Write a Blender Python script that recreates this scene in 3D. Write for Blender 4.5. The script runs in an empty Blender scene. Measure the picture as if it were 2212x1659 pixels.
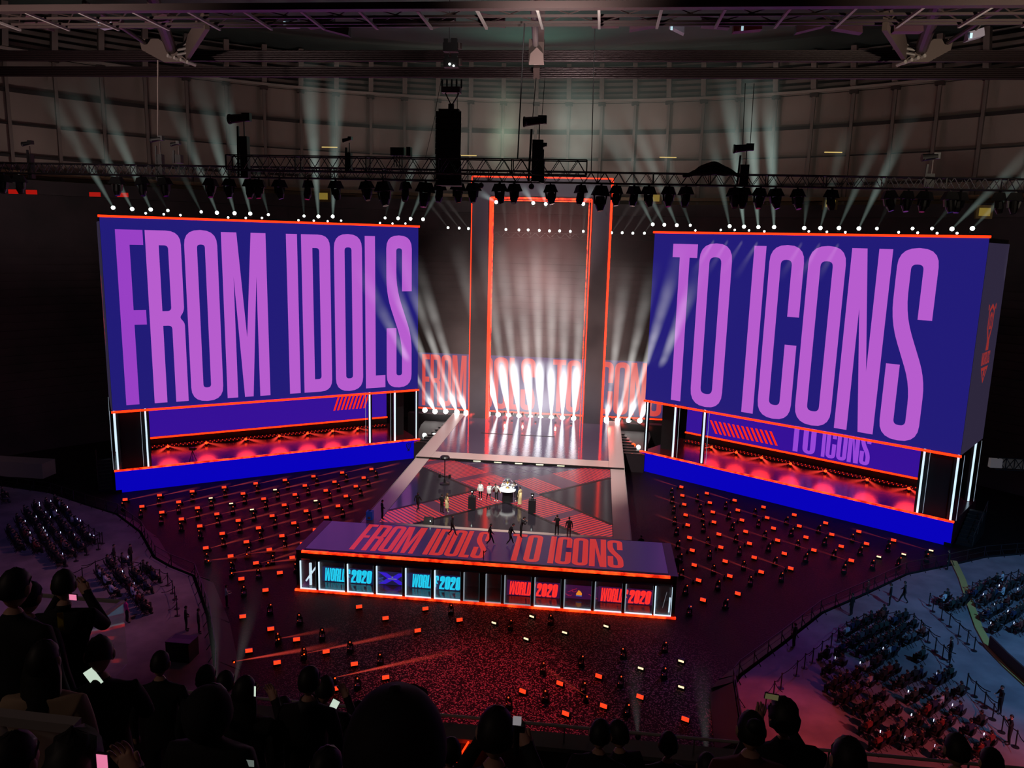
import bpy, bmesh, math, random
from mathutils import Vector, Matrix
random.seed(7)
D = bpy.data
COL = bpy.context.scene.collection
SC = bpy.context.scene

# ------------------------------------------------------------------ camera
F_PX, CX, CY = 1680.0, 1106.0, 829.5
_dn = Vector((-235, 9134, 1680)).normalized()
_d = Vector((1300-CX, 515-CY, F_PX)); _d = (_d-_dn*_d.dot(_dn)).normalized()
_lat = _dn.cross(_d).normalized()
if _lat.x < 0: _lat = -_lat
M3 = Matrix((_lat, _d, -_dn))                 # camera (x right, y down, z forward) -> world
CAM = Vector((7.9, 0, 27.2))
cam_data = D.cameras.new('camera'); cam = D.objects.new('camera', cam_data); COL.objects.link(cam)
r_, u_, b_ = M3 @ Vector((1, 0, 0)), M3 @ Vector((0, -1, 0)), M3 @ Vector((0, 0, -1))
cam.matrix_world = Matrix(((r_.x, u_.x, b_.x, CAM.x), (r_.y, u_.y, b_.y, CAM.y), (r_.z, u_.z, b_.z, CAM.z), (0, 0, 0, 1)))
cam_data.sensor_width = 36; cam_data.lens = F_PX/2212*36; cam_data.clip_end = 600; cam_data.clip_start = .05
SC.camera = cam

def ray(x, y): return M3 @ Vector((x-CX, y-CY, F_PX))
def atz(x, y, z):
    r = ray(x, y); return CAM + r*((z-CAM.z)/r.z)
def aty(x, y, Y):
    r = ray(x, y); return CAM + r*(Y/r.y)
def atd(x, y, dist):
    r = ray(x, y); return CAM + r*(dist/F_PX)
def proj(p):
    c = M3.transposed() @ (Vector(p)-CAM); return CX+F_PX*c.x/c.z, CY+F_PX*c.y/c.z

# ------------------------------------------------------------------ world, exposure, render choices
w = D.worlds.new('night'); SC.world = w; w.use_nodes = True
w.node_tree.nodes['Background'].inputs[0].default_value = (.016, .010, .012, 1)
w.node_tree.nodes['Background'].inputs[1].default_value = .55
SC.view_settings.view_transform = 'Standard'; SC.view_settings.look = 'None'
SC.view_settings.exposure = 0; SC.view_settings.gamma = 1; SC.view_settings.use_curve_mapping = False
SC.cycles.use_denoising = True
SC.cycles.max_bounces = 6; SC.cycles.diffuse_bounces = 1; SC.cycles.glossy_bounces = 3
SC.cycles.volume_bounces = 0; SC.cycles.transparent_max_bounces = 24; SC.cycles.transmission_bounces = 3
SC.cycles.sample_clamp_indirect = 4; SC.cycles.caustics_reflective = False; SC.cycles.caustics_refractive = False
SC.cycles.volume_step_rate = 1.0; SC.cycles.volume_max_steps = 64
SC.cycles.use_light_tree = True; SC.cycles.use_adaptive_sampling = True; SC.cycles.adaptive_threshold = .05; SC.cycles.adaptive_min_samples = 16

# ------------------------------------------------------------------ lamps of the hall, and unseen fill spots added to them
def spot(name, loc, target, power, color, angle=40, blend=.6, radius=.4):
    l = D.lights.new(name, 'SPOT'); l.energy = power; l.color = color
    l.spot_size = math.radians(angle); l.spot_blend = blend; l.shadow_soft_size = radius
    o = D.objects.new(name, l); COL.objects.link(o); o.location = loc
    o.rotation_euler = (Vector(target)-Vector(loc)).to_track_quat('-Z', 'Y').to_euler(); return o
spot('stage_key_light', (-6, 49.5, 34), (0, 67.5, 3.3), 30000, (1, .95, .86), 34, .9)
spot('stage_key_light', (7, 49.5, 34), (0, 67.5, 3.3), 22000, (1, .95, .9), 34, .9)
spot('runway_wash_light', (0, 60, 36), (0, 84, 3.3), 80000, (1, .92, .88), 56, .9)
spot('red_wash_light', (3, 60, 33), (2, 43, 0), 30000, (1, .03, .05), 27, 1)
spot('red_wash_light', (-12, 62, 33), (-8, 42, 0), 1500, (1, .02, .05), 70, .9)
spot('violet_wash_light', (30, 60, 34), (19, 50, 0), 6000, (.3, .12, 1), 30, .8)
spot('blue_wash_light', (46, 20, 38), (45, 52, 1), 70000, (.16, .5, 1), 52, .9)
spot('red_floor_light', (13, 33, 28), (18.9, 41.6, 1.0), 15000, (1, .06, .06), 15, .15)
spot('red_floor_light', (46, 10, 30), (29.5, 33, 1.2), 60000, (1, .14, .16), 28, .7)
spot('violet_crowd_light', (-20, 22, 38), (-40, 50, 1), 9000, (.35, .25, 1), 60, .9)
spot('rose_crowd_light', (-10, 60, 30), (-33, 44, 1), 9000, (1, .3, .4), 50, .9)
for sx, pw in ((-47, 4200), (-27, 6000), (0, 12500), (27, 7500), (47, 4200)):
    spot('roof_fill', (sx, 92-abs(sx)*.25, 25), (sx*1.4, 123-abs(sx)*.45, 47), pw, (1, .84, .78), 120, 1, 2)  # unseen fills added to brighten the facade and roof
spot('rear_stand_fill', (0, 107, 21), (0, 122, 17), 26000, (1, .72, .66), 75, 1)  # unseen fill added; the brightened stand takes the place of haze
for sx in (-1, 1): spot('stand_fill_light', (sx*50, 52, 28), (sx*78, 76, 12), 5200, (1, .52, .62), 110, 1, 1)  # unseen fills added to lift the dark side stands
spot('gantry_fill', (5, 38, 36), (5, 44.5, 41.5), 4200, (1, .88, .84), 110, 1)  # the gantry spots are unseen fills added to brighten its steelwork
spot('gantry_fill', (5, 50, 33), (5, 58, 41), 2600, (1, .8, .78), 120, 1)
spot('gantry_fill', (-24, 30, 32), (-24, 46, 42), 11000, (1, .8, .74), 90, 1)
spot('gantry_fill', (30, 30, 32), (30, 46, 42), 12000, (.9, .75, .6), 90, 1)
spot('green_beam_glow', (0, 90, 38), (0, 74, 48), 2500, (.4, 1, .75), 100, 1)
spot('terrace_fill', (-6, -5, 34), (0, 5, 24), 420, (1, .74, .6), 90, 1)  # unseen fill added to bring out the people on the terrace

# ------------------------------------------------------------------ materials
def lin(c):
    f = lambda v: v/12.92 if v <= .04045 else ((v+.055)/1.055)**2.4
    return tuple(f(v/255) for v in c)+(1,)
MATS = {}
def mat(name, rgb, rough=.6, metal=0, emit=None, es=1.0, spec=.5, alpha=None, coat=0):
    if name in MATS: return MATS[name]
    m = D.materials.new(name); m.use_nodes = True; b = m.node_tree.nodes['Principled BSDF']
    b.inputs['Base Color'].default_value = lin(rgb); b.inputs['Roughness'].default_value = rough
    b.inputs['Metallic'].default_value = metal; b.inputs['Specular IOR Level'].default_value = spec
    if coat: b.inputs['Coat Weight'].default_value = coat; b.inputs['Coat Roughness'].default_value = .12
    if emit: b.inputs['Emission Color'].default_value = lin(emit); b.inputs['Emission Strength'].default_value = es
    MATS[name] = m; return m
def nodes(m): return m.node_tree.nodes, m.node_tree.links, m.node_tree.nodes['Principled BSDF']
def add_noise(m, scale, lo, hi, coord='Object', detail=6, dist=0):
    n, l, b = nodes(m)
    tc = n.new('ShaderNodeTexCoord'); t = n.new('ShaderNodeTexNoise'); t.inputs['Scale'].default_value = scale
    t.inputs['Detail'].default_value = detail; t.inputs['Distortion'].default_value = dist
    r = n.new('ShaderNodeValToRGB'); r.color_ramp.elements[0].position = .35; r.color_ramp.elements[1].position = .68
    r.color_ramp.elements[0].color = lin(lo); r.color_ramp.elements[1].color = lin(hi)
    l.new(tc.outputs[coord], t.inputs['Vector']); l.new(t.outputs['Fac'], r.inputs['Fac']); l.new(r.outputs['Color'], b.inputs['Base Color'])
    return m
def add_bump(m, scale, strength, dist=.02, coord='Object', detail=3):
    n, l, b = nodes(m)
    tc = n.new('ShaderNodeTexCoord'); t = n.new('ShaderNodeTexNoise'); t.inputs['Scale'].default_value = scale; t.inputs['Detail'].default_value = detail
    bp = n.new('ShaderNodeBump'); bp.inputs['Strength'].default_value = strength; bp.inputs['Distance'].default_value = dist
    l.new(tc.outputs[coord], t.inputs['Vector']); l.new(t.outputs['Fac'], bp.inputs['Height']); l.new(bp.outputs['Normal'], b.inputs['Normal'])
    return m
black = mat('black_steel', (22, 18, 20), .5); soft_black = mat('black_cloth', (14, 12, 14), .85)
housing = mat('lamp_housing', (16, 14, 15), .45)
steel = mat('grey_steel', (120, 112, 108), .5, .3); steel_dark = mat('dark_painted_steel', (70, 56, 54), .45, .2)
pale_steel = mat('pale_painted_steel', (176, 168, 162), .5)
red_led = mat('red_led', (60, 5, 5), .5, emit=(255, 40, 8), es=3.2)
red_dim = mat('dim_red_led', (50, 5, 5), .5, emit=(255, 40, 10), es=1.0)
white_tube = mat('white_tube', (200, 220, 230), .4, emit=(205, 232, 246), es=1.1)
white_dim = mat('dim_white_tube', (150, 160, 170), .4, emit=(190, 210, 225), es=.35)
lens_white = mat('lamp_lens', (255, 255, 255), .3, emit=(232, 250, 240), es=7)
lens_hot = mat('hot_lamp_lens', (255, 255, 255), .3, emit=(255, 252, 244), es=26)
lens_red = mat('red_lamp_lens', (90, 5, 5), .3, emit=(255, 60, 14), es=3.5)
lens_off = mat('unlit_lens', (90, 85, 90), .15, .2)
led_blue = mat('led_blue', (5, 4, 20), .35, emit=(33, 27, 118), es=1, spec=.3)
led_letter = mat('led_lilac', (30, 10, 30), .4, emit=(182, 92, 205), es=1, spec=.2)
led_letter2 = mat('led_violet', (30, 10, 30), .4, emit=(152, 64, 196), es=1, spec=.2)
led_fascia = mat('led_deep_blue', (2, 0, 15), .4, emit=(8, 2, 186), es=1, spec=.2)
led_in_blue = mat('led_indigo', (3, 0, 15), .4, emit=(52, 16, 150), es=1, spec=.2)
led_in_letter = mat('led_inner_lilac', (20, 5, 30), .4, emit=(150, 70, 215), es=1, spec=.2)
led_side = mat('led_side', (10, 10, 18), .5, emit=(44, 38, 58), es=1, spec=.2)
led_emblem = mat('led_emblem_red', (20, 4, 4), .5, emit=(142, 44, 42), es=1, spec=.2)
led_back = mat('led_back_violet', (20, 10, 30), .5, emit=(66, 52, 100), es=1, spec=.2)
led_back_red = mat('led_back_red', (30, 4, 4), .5, emit=(205, 66, 64), es=1.0, spec=.2)
cyan = mat('cyan_sign', (0, 40, 50), .4, emit=(20, 196, 232), es=1.35); signred = mat('red_sign', (50, 0, 0), .4, emit=(250, 44, 40), es=1.4)
signback_b = mat('sign_navy', (4, 6, 20), .4, emit=(18, 28, 80), es=.8); signback_p = mat('sign_purple', (10, 2, 20), .4, emit=(62, 14, 70), es=.8)
signblue = mat('sign_blue', (4, 0, 40), .4, emit=(52, 24, 225), es=1); orange = mat('sign_orange', (60, 25, 0), .4, emit=(250, 150, 40), es=1)
glossy_black = mat('gloss_black', (8, 7, 9), .07, spec=.8)
# led floors: a dim picture under a shiny surface
floor_purple = add_bump(mat('led_floor_purple', (20, 14, 26), .22, emit=(60, 34, 84), es=.62, spec=.5), 9, .12)
floor_red = mat('led_floor_red', (40, 8, 8), .3, emit=(196, 44, 46), es=.9, spec=.4)
floor_tile = add_bump(mat('led_floor_dark_violet', (24, 20, 28), .16, emit=(58, 42, 66), es=.7, spec=.6), 7, .1)
floor_black = add_bump(mat('gloss_floor_black', (26, 22, 27), .1, emit=(40, 32, 40), es=.7, spec=.7), 6, .06, .01)  # unlit black panels; faint emission painted in to lift their tone
runway = add_bump(mat('gloss_runway', (92, 76, 92), .08, .35, emit=(44, 28, 52), es=.6, spec=1.0), 3, .18, .03)  # faint purple emission painted into the reflective floor
border = add_bump(mat('pale_border', (196, 172, 164), .3, spec=.7), 5, .1)
def arm_mat(name, sgn):
    m = mat(name, (30, 10, 14), .24, spec=.5); n, l, b = nodes(m)
    g = n.new('ShaderNodeNewGeometry'); sx = n.new('ShaderNodeSeparateXYZ'); l.new(g.outputs['Position'], sx.inputs[0])
    def mth(op, a, c=None, v=None):
        q = n.new('ShaderNodeMath'); q.operation = op
        l.new(a, q.inputs[0])
        if c is not None: l.new(c, q.inputs[1])
        if v is not None: q.inputs[1].default_value = v
        return q.outputs[0]
    ys = mth('MULTIPLY', sx.outputs['Y'], v=sgn); s = mth('ADD', sx.outputs['X'], ys)
    ym = mth('MULTIPLY', sx.outputs['Y'], v=-sgn); t = mth('ADD', sx.outputs['X'], ym)
    cell = mth('FLOOR', mth('MULTIPLY', s, v=.62)); row = mth('FLOOR', mth('MULTIPLY', t, v=.16))
    wn = n.new('ShaderNodeTexWhiteNoise'); wn.noise_dimensions = '2D'; cb = n.new('ShaderNodeCombineXYZ'); l.new(cell, cb.inputs[0]); l.new(row, cb.inputs[1]); l.new(cb.outputs[0], wn.inputs['Vector'])
    fr = mth('FRACT', mth('MULTIPLY', s, v=1.75)); stem = mth('GREATER_THAN', fr, v=.42)
    gap = mth('GREATER_THAN', wn.outputs['Value'], v=.14); tf = mth('FRACT', mth('MULTIPLY', t, v=.16))
    edge = mth('GREATER_THAN', tf, v=.04); k = mth('MULTIPLY', mth('MULTIPLY', stem, gap), edge)
    mx = n.new('ShaderNodeMix'); mx.data_type = 'RGBA'; l.new(k, mx.inputs['Factor'])
    mx.inputs['A'].default_value = lin((74, 38, 62)); mx.inputs['B'].default_value = lin((198, 52, 56))
    l.new(mx.outputs['Result'], b.inputs['Emission Color']); b.inputs['Emission Strength'].default_value = .85
    return m
arm_a, arm_b = arm_mat('led_floor_stripes', 1), arm_mat('led_floor_cross_stripes', -1)
def strip_mat():
    m = mat('dotted_red_led', (60, 5, 5), .5, emit=(255, 44, 10), es=3); n, l, b = nodes(m)
    g = n.new('ShaderNodeNewGeometry'); t = n.new('ShaderNodeTexNoise'); t.inputs['Scale'].default_value = 1.7; t.inputs['Detail'].default_value = 4
    mr = n.new('ShaderNodeMapRange'); mr.inputs['From Min'].default_value = .38; mr.inputs['From Max'].default_value = .62
    mr.inputs['To Min'].default_value = .7; mr.inputs['To Max'].default_value = 5.5
    l.new(g.outputs['Position'], t.inputs['Vector']); l.new(t.outputs['Fac'], mr.inputs['Value']); l.new(mr.outputs['Result'], b.inputs['Emission Strength'])
    return m
red_dots = strip_mat()
field_mat = mat('arena_floor_dark', (26, 14, 16), .55, spec=.14)
n, l, b = nodes(field_mat)
_g = n.new('ShaderNodeNewGeometry'); _t = n.new('ShaderNodeTexNoise'); _t.inputs['Scale'].default_value = 8; _t.inputs['Detail'].default_value = 5; _t.inputs['Roughness'].default_value = .7
_b = n.new('ShaderNodeBump'); _b.inputs['Strength'].default_value = .9; _b.inputs['Distance'].default_value = .12
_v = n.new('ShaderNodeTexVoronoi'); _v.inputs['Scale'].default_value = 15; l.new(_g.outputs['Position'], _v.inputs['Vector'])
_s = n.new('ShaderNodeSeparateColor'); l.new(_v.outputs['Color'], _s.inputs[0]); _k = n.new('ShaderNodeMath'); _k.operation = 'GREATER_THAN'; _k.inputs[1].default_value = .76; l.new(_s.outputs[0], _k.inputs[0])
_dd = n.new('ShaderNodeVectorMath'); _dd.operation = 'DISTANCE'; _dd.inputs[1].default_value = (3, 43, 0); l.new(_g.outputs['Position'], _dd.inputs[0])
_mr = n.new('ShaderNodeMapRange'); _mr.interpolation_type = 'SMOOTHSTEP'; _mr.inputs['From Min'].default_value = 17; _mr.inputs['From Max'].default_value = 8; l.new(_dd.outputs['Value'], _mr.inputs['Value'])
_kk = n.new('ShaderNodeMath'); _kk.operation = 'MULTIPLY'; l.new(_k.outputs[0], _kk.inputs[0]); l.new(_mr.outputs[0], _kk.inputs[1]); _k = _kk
_m = n.new('ShaderNodeMix'); _m.data_type = 'RGBA'; _m.inputs['B'].default_value = lin((205, 170, 170)); l.new(_k.outputs[0], _m.inputs['Factor'])  # pale flecks paint the floor's sparkle, masked to the front centre
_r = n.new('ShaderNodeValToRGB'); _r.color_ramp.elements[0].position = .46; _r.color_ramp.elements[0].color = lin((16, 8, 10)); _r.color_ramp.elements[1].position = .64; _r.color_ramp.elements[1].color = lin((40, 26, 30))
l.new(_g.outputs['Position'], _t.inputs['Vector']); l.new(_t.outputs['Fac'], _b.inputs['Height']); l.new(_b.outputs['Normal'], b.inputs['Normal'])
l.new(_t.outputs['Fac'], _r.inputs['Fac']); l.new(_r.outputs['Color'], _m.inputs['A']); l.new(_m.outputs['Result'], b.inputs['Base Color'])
deck_mat = add_bump(mat('platform_deck', (84, 26, 36), .2, spec=.9), 4, .25, .03)
concourse = add_noise(mat('concourse_grey', (120, 116, 122), .75), .5, (104, 100, 108), (134, 128, 134))
tier_mat = add_noise(mat('tier_dark', (40, 28, 34), .8), .25, (30, 22, 27), (50, 36, 42))
facade = add_noise(mat('facade_panel', (150, 132, 124), .7), .06, (132, 116, 110), (160, 142, 134))
facade_dark = mat('facade_joint', (50, 42, 42), .8)
ceiling_mat = add_noise(mat('roof_lining', (74, 86, 82), .8), .05, (50, 62, 60), (86, 100, 94))
grass_wall = mat('barrier_dark', (26, 18, 22), .7)
glass = mat('clear_glass', (235, 240, 245), .03)
def mk_glass():
    m = glass; n, l, b = nodes(m); b.inputs['Transmission Weight'].default_value = 0; b.inputs['Alpha'].default_value = .12
mk_glass()
phone_white = mat('phone_screen', (240, 245, 240), .3, emit=(205, 225, 205), es=.9)
phone_pink = mat('phone_picture', (240, 200, 220), .3, emit=(240, 130, 170), es=.9)
phone_tiny = mat('phone_glow', (240, 240, 250), .3, emit=(200, 215, 255), es=2.4)

def beam_material():
    m = D.materials.new('self_glowing_haze'); m.use_nodes = True; n, l = m.node_tree.nodes, m.node_tree.links; n.clear()
    out = n.new('ShaderNodeOutputMaterial'); em = n.new('ShaderNodeEmission'); l.new(em.outputs[0], out.inputs['Volume'])  # emits by itself, standing in for haze lit by the lamps
    tc = n.new('ShaderNodeTexCoord'); sp = n.new('ShaderNodeSeparateXYZ'); l.new(tc.outputs['Object'], sp.inputs[0])
    oi = n.new('ShaderNodeObjectInfo')
    def mth(op, a, c=None, v=None, clamp=False):
        q = n.new('ShaderNodeMath'); q.operation = op; q.use_clamp = clamp
        if isinstance(a, (int, float)): q.inputs[0].default_value = a
        else: l.new(a, q.inputs[0])
        if c is not None: l.new(c, q.inputs[1])
        if v is not None: q.inputs[1].default_value = v
        return q.outputs[0]
    x2 = mth('MULTIPLY', sp.outputs['X'], sp.outputs['X']); y2 = mth('MULTIPLY', sp.outputs['Y'], sp.outputs['Y'])
    z = sp.outputs['Z']; R = mth('ADD', mth('MULTIPLY', z, v=1-BA), v=BA)
    q2 = mth('DIVIDE', mth('ADD', x2, y2), mth('MULTIPLY', R, R)); prof = mth('SUBTRACT', 1.0, q2, clamp=True); prof = mth('POWER', prof, v=1.6)
    fall = mth('POWER', mth('SUBTRACT', 1.0, z, clamp=True), v=1.25)
    v = mth('DIVIDE', mth('MULTIPLY', prof, fall), mth('ADD', R, v=.12))
    g = n.new('ShaderNodeNewGeometry'); ns = n.new('ShaderNodeTexNoise'); ns.inputs['Scale'].default_value = .22; ns.inputs['Detail'].default_value = 2
    l.new(g.outputs['Position'], ns.inputs['Vector'])
    mr = n.new('ShaderNodeMapRange'); mr.inputs['From Min'].default_value = .3; mr.inputs['From Max'].default_value = .7; mr.inputs['To Min'].default_value = .45; mr.inputs['To Max'].default_value = 1.5
    l.new(ns.outputs['Fac'], mr.inputs['Value']); v = mth('MULTIPLY', v, mr.outputs['Result'])
    l.new(oi.outputs['Color'], em.inputs['Color']); l.new(mth('MULTIPLY', v, oi.outputs['Alpha']), em.inputs['Strength'])
    m.cycles.volume_step_rate = .45
    return m
BA = .08
beam_mat = beam_material()

# ------------------------------------------------------------------ geometry helpers
WM = {}
def wm(o): return WM.get(o.name, Matrix.Identity(4)) if o else Matrix.Identity(4)
def tag(o, label=None, cat=None, group=None, kind=None):
    if label: o['label'] = label
    if cat: o['category'] = cat
    if group: o['group'] = group
    if kind: o['kind'] = kind
    return o
def thing(name, label, cat, loc=(0, 0, 0), rz=0, group=None):
    o = D.objects.new(name, None); COL.objects.link(o); o.location = loc; o.rotation_euler = (0, 0, rz); o.empty_display_size = .2
    WM[o.name] = Matrix.Translation(loc) @ Matrix.Rotation(rz, 4, 'Z'); return tag(o, label, cat, group)
class MB:
    def __init__(s): s.v = []; s.f = []
    def add(s, vs, fs):
        k = len(s.v); s.v += [tuple(p) for p in vs]; s.f += [tuple(i+k for i in f) for f in fs]; return s
    def hexa(s, c):      # 8 corners: bottom 4 ring, top 4 ring
        return s.add(c, [(0, 3, 2, 1), (4, 5, 6, 7), (0, 1, 5, 4), (1, 2, 6, 5), (2, 3, 7, 6), (3, 0, 4, 7)])
    def box(s, x0, x1, y0, y1, z0, z1): return s.hexa([(x0, y0, z0), (x1, y0, z0), (x1, y1, z0), (x0, y1, z0), (x0, y0, z1), (x1, y0, z1), (x1, y1, z1), (x0, y1, z1)])
    def fbox(s, f, u0, u1, d0, d1, z0, z1): return s.hexa([f(*c) for c in ((u0, d0, z0), (u1, d0, z0), (u1, d1, z0), (u0, d1, z0), (u0, d0, z1), (u1, d0, z1), (u1, d1, z1), (u0, d1, z1))])
    def cbox(s, c, sx, sy, sz): return s.box(c[0]-sx/2, c[0]+sx/2, c[1]-sy/2, c[1]+sy/2, c[2]-sz/2, c[2]+sz/2)
    def bar(s, p, q, w, h=None):
        p, q = Vector(p), Vector(q); h = h or w; d = q-p
        if d.length < 1e-6: return s
        d.normalize(); up = Vector((0, 0, 1)) if abs(d.z) < .95 else Vector((0, 1, 0))
        a = d.cross(up).normalized()*(w/2); b = a.cross(d).normalized()*(h/2)
        return s.hexa([p-a-b, p+a-b, p+a+b, p-a+b, q-a-b, q+a-b, q+a+b, q-a+b])
    def tube(s, p, q, r0, r1=None, n=10, cap=True):
        p, q = Vector(p), Vector(q); r1 = r0 if r1 is None else r1; d = (q-p).normalized()
        up = Vector((0, 0, 1)) if abs(d.z) < .95 else Vector((0, 1, 0)); a = d.cross(up).normalized(); b = a.cross(d)
        vs = []
        for c, r in ((p, r0), (q, r1)):
            for i in range(n): t = 2*math.pi*i/n; vs.append(c+a*math.cos(t)*r+b*math.sin(t)*r)
        fs = [(i, (i+1) % n, n+(i+1) % n, n+i) for i in range(n)]
        if cap: fs += [tuple(range(n-1, -1, -1)), tuple(range(n, 2*n))]
        return s.add(vs, fs)
    def lathe(s, prof, c=(0, 0, 0), n=16):
        vs = []; m = len(prof)
        for r, z in prof:
            for i in range(n): t = 2*math.pi*i/n; vs.append((c[0]+r*math.cos(t), c[1]+r*math.sin(t), c[2]+z))
        fs = [(j*n+i, j*n+(i+1) % n, (j+1)*n+(i+1) % n, (j+1)*n+i) for j in range(m-1) for i in range(n)]
        return s.add(vs, fs+[tuple(range(n-1, -1, -1)), tuple(range((m-1)*n, m*n))])
    def ball(s, c, rx, ry=None, rz=None, n=12, m=8):
        ry = ry or rx; rz = rz or rx; vs = []
        for j in range(m+1):
            ph = math.pi*j/m-math.pi/2
            rr = max(math.cos(ph), .02)
            for i in range(n): t = 2*math.pi*i/n; vs.append((c[0]+rx*rr*math.cos(t), c[1]+ry*rr*math.sin(t), c[2]+rz*math.sin(ph)))
        fs = [(j*n+i, j*n+(i+1) % n, (j+1)*n+(i+1) % n, (j+1)*n+i) for j in range(m) for i in range(n)]
        return s.add(vs, fs+[tuple(range(n-1, -1, -1)), tuple(range(m*n, (m+1)*n))])
    def prism(s, pts, z0, z1, f=lambda a, b, z: (a, b, z)):
        k = len(pts); vs = [f(a, b, z0) for a, b in pts]+[f(a, b, z1) for a, b in pts]
        return s.add(vs, [tuple(range(k-1, -1, -1)), tuple(range(k, 2*k))]+[(i, (i+1) % k, k+(i+1) % k, k+i) for i in range(k)])
    def mesh(s, name, ms, smooth=False):
        me = D.meshes.new(name); me.from_pydata(s.v, [], s.f); me.validate()
        bm = bmesh.new(); bm.from_mesh(me); bmesh.ops.recalc_face_normals(bm, faces=bm.faces); bm.to_mesh(me); bm.free()
        for m in (ms if isinstance(ms, (list, tuple)) else [ms]): me.materials.append(m)
        if smooth:
            for p in me.polygons: p.use_smooth = True
        return me
    def build(s, name, m, parent=None, label=None, local=False, smooth=False):
        if parent is not None and not local:
            inv = wm(parent).inverted(); s.v = [tuple(inv @ Vector(p)) for p in s.v]
        o = D.objects.new(name, s.mesh(name, m, smooth)); COL.objects.link(o)
        if parent is not None: o.parent = parent; WM[o.name] = wm(parent)
        if label: o['label'] = label
        return o
def copy_tree(o, parent=None):
    c = o.copy(); COL.objects.link(c); c.parent = parent
    for ch in o.children: copy_tree(ch, c)
    return c
def place(proto, used, loc, rot=(0, 0, 0), label=None, group=None, scale=None):
    o = proto if not used[0] else copy_tree(proto); used[0] = True
    o.location = loc; o.rotation_euler = rot
    if scale: o.scale = (scale,)*3
    if label: o['label'] = label
    if group: o['group'] = group
    return o
def structure(mb, name, m): return tag(mb.build(name, m), kind='structure')
# a light beam painted as self-glowing haze: unit cone, scaled along the beam
def _unit_beam():
    mb = MB(); mb.lathe([(BA, 0), (1, 1)], n=14); return mb.mesh('light_beam', beam_mat)
beam_mesh = _unit_beam()
def beam(parent, p, q, r, strength, color=(.8, 1, .93)):
    p, q = Vector(p), Vector(q); o = D.objects.new('light_beam', beam_mesh); COL.objects.link(o); L = (q-p).length
    m = Matrix.Translation(p) @ (q-p).to_track_quat('Z', 'Y').to_matrix().to_4x4() @ Matrix.Diagonal((r, r, L, 1))
    o.parent = parent; o.matrix_parent_inverse = Matrix.Identity(4)
    o.matrix_basis = wm(parent).inverted() @ m
    o.color = (color[0], color[1], color[2], strength); o['label'] = 'soft light beam painted as glowing haze'
    o.visible_shadow = True
    return o

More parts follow.
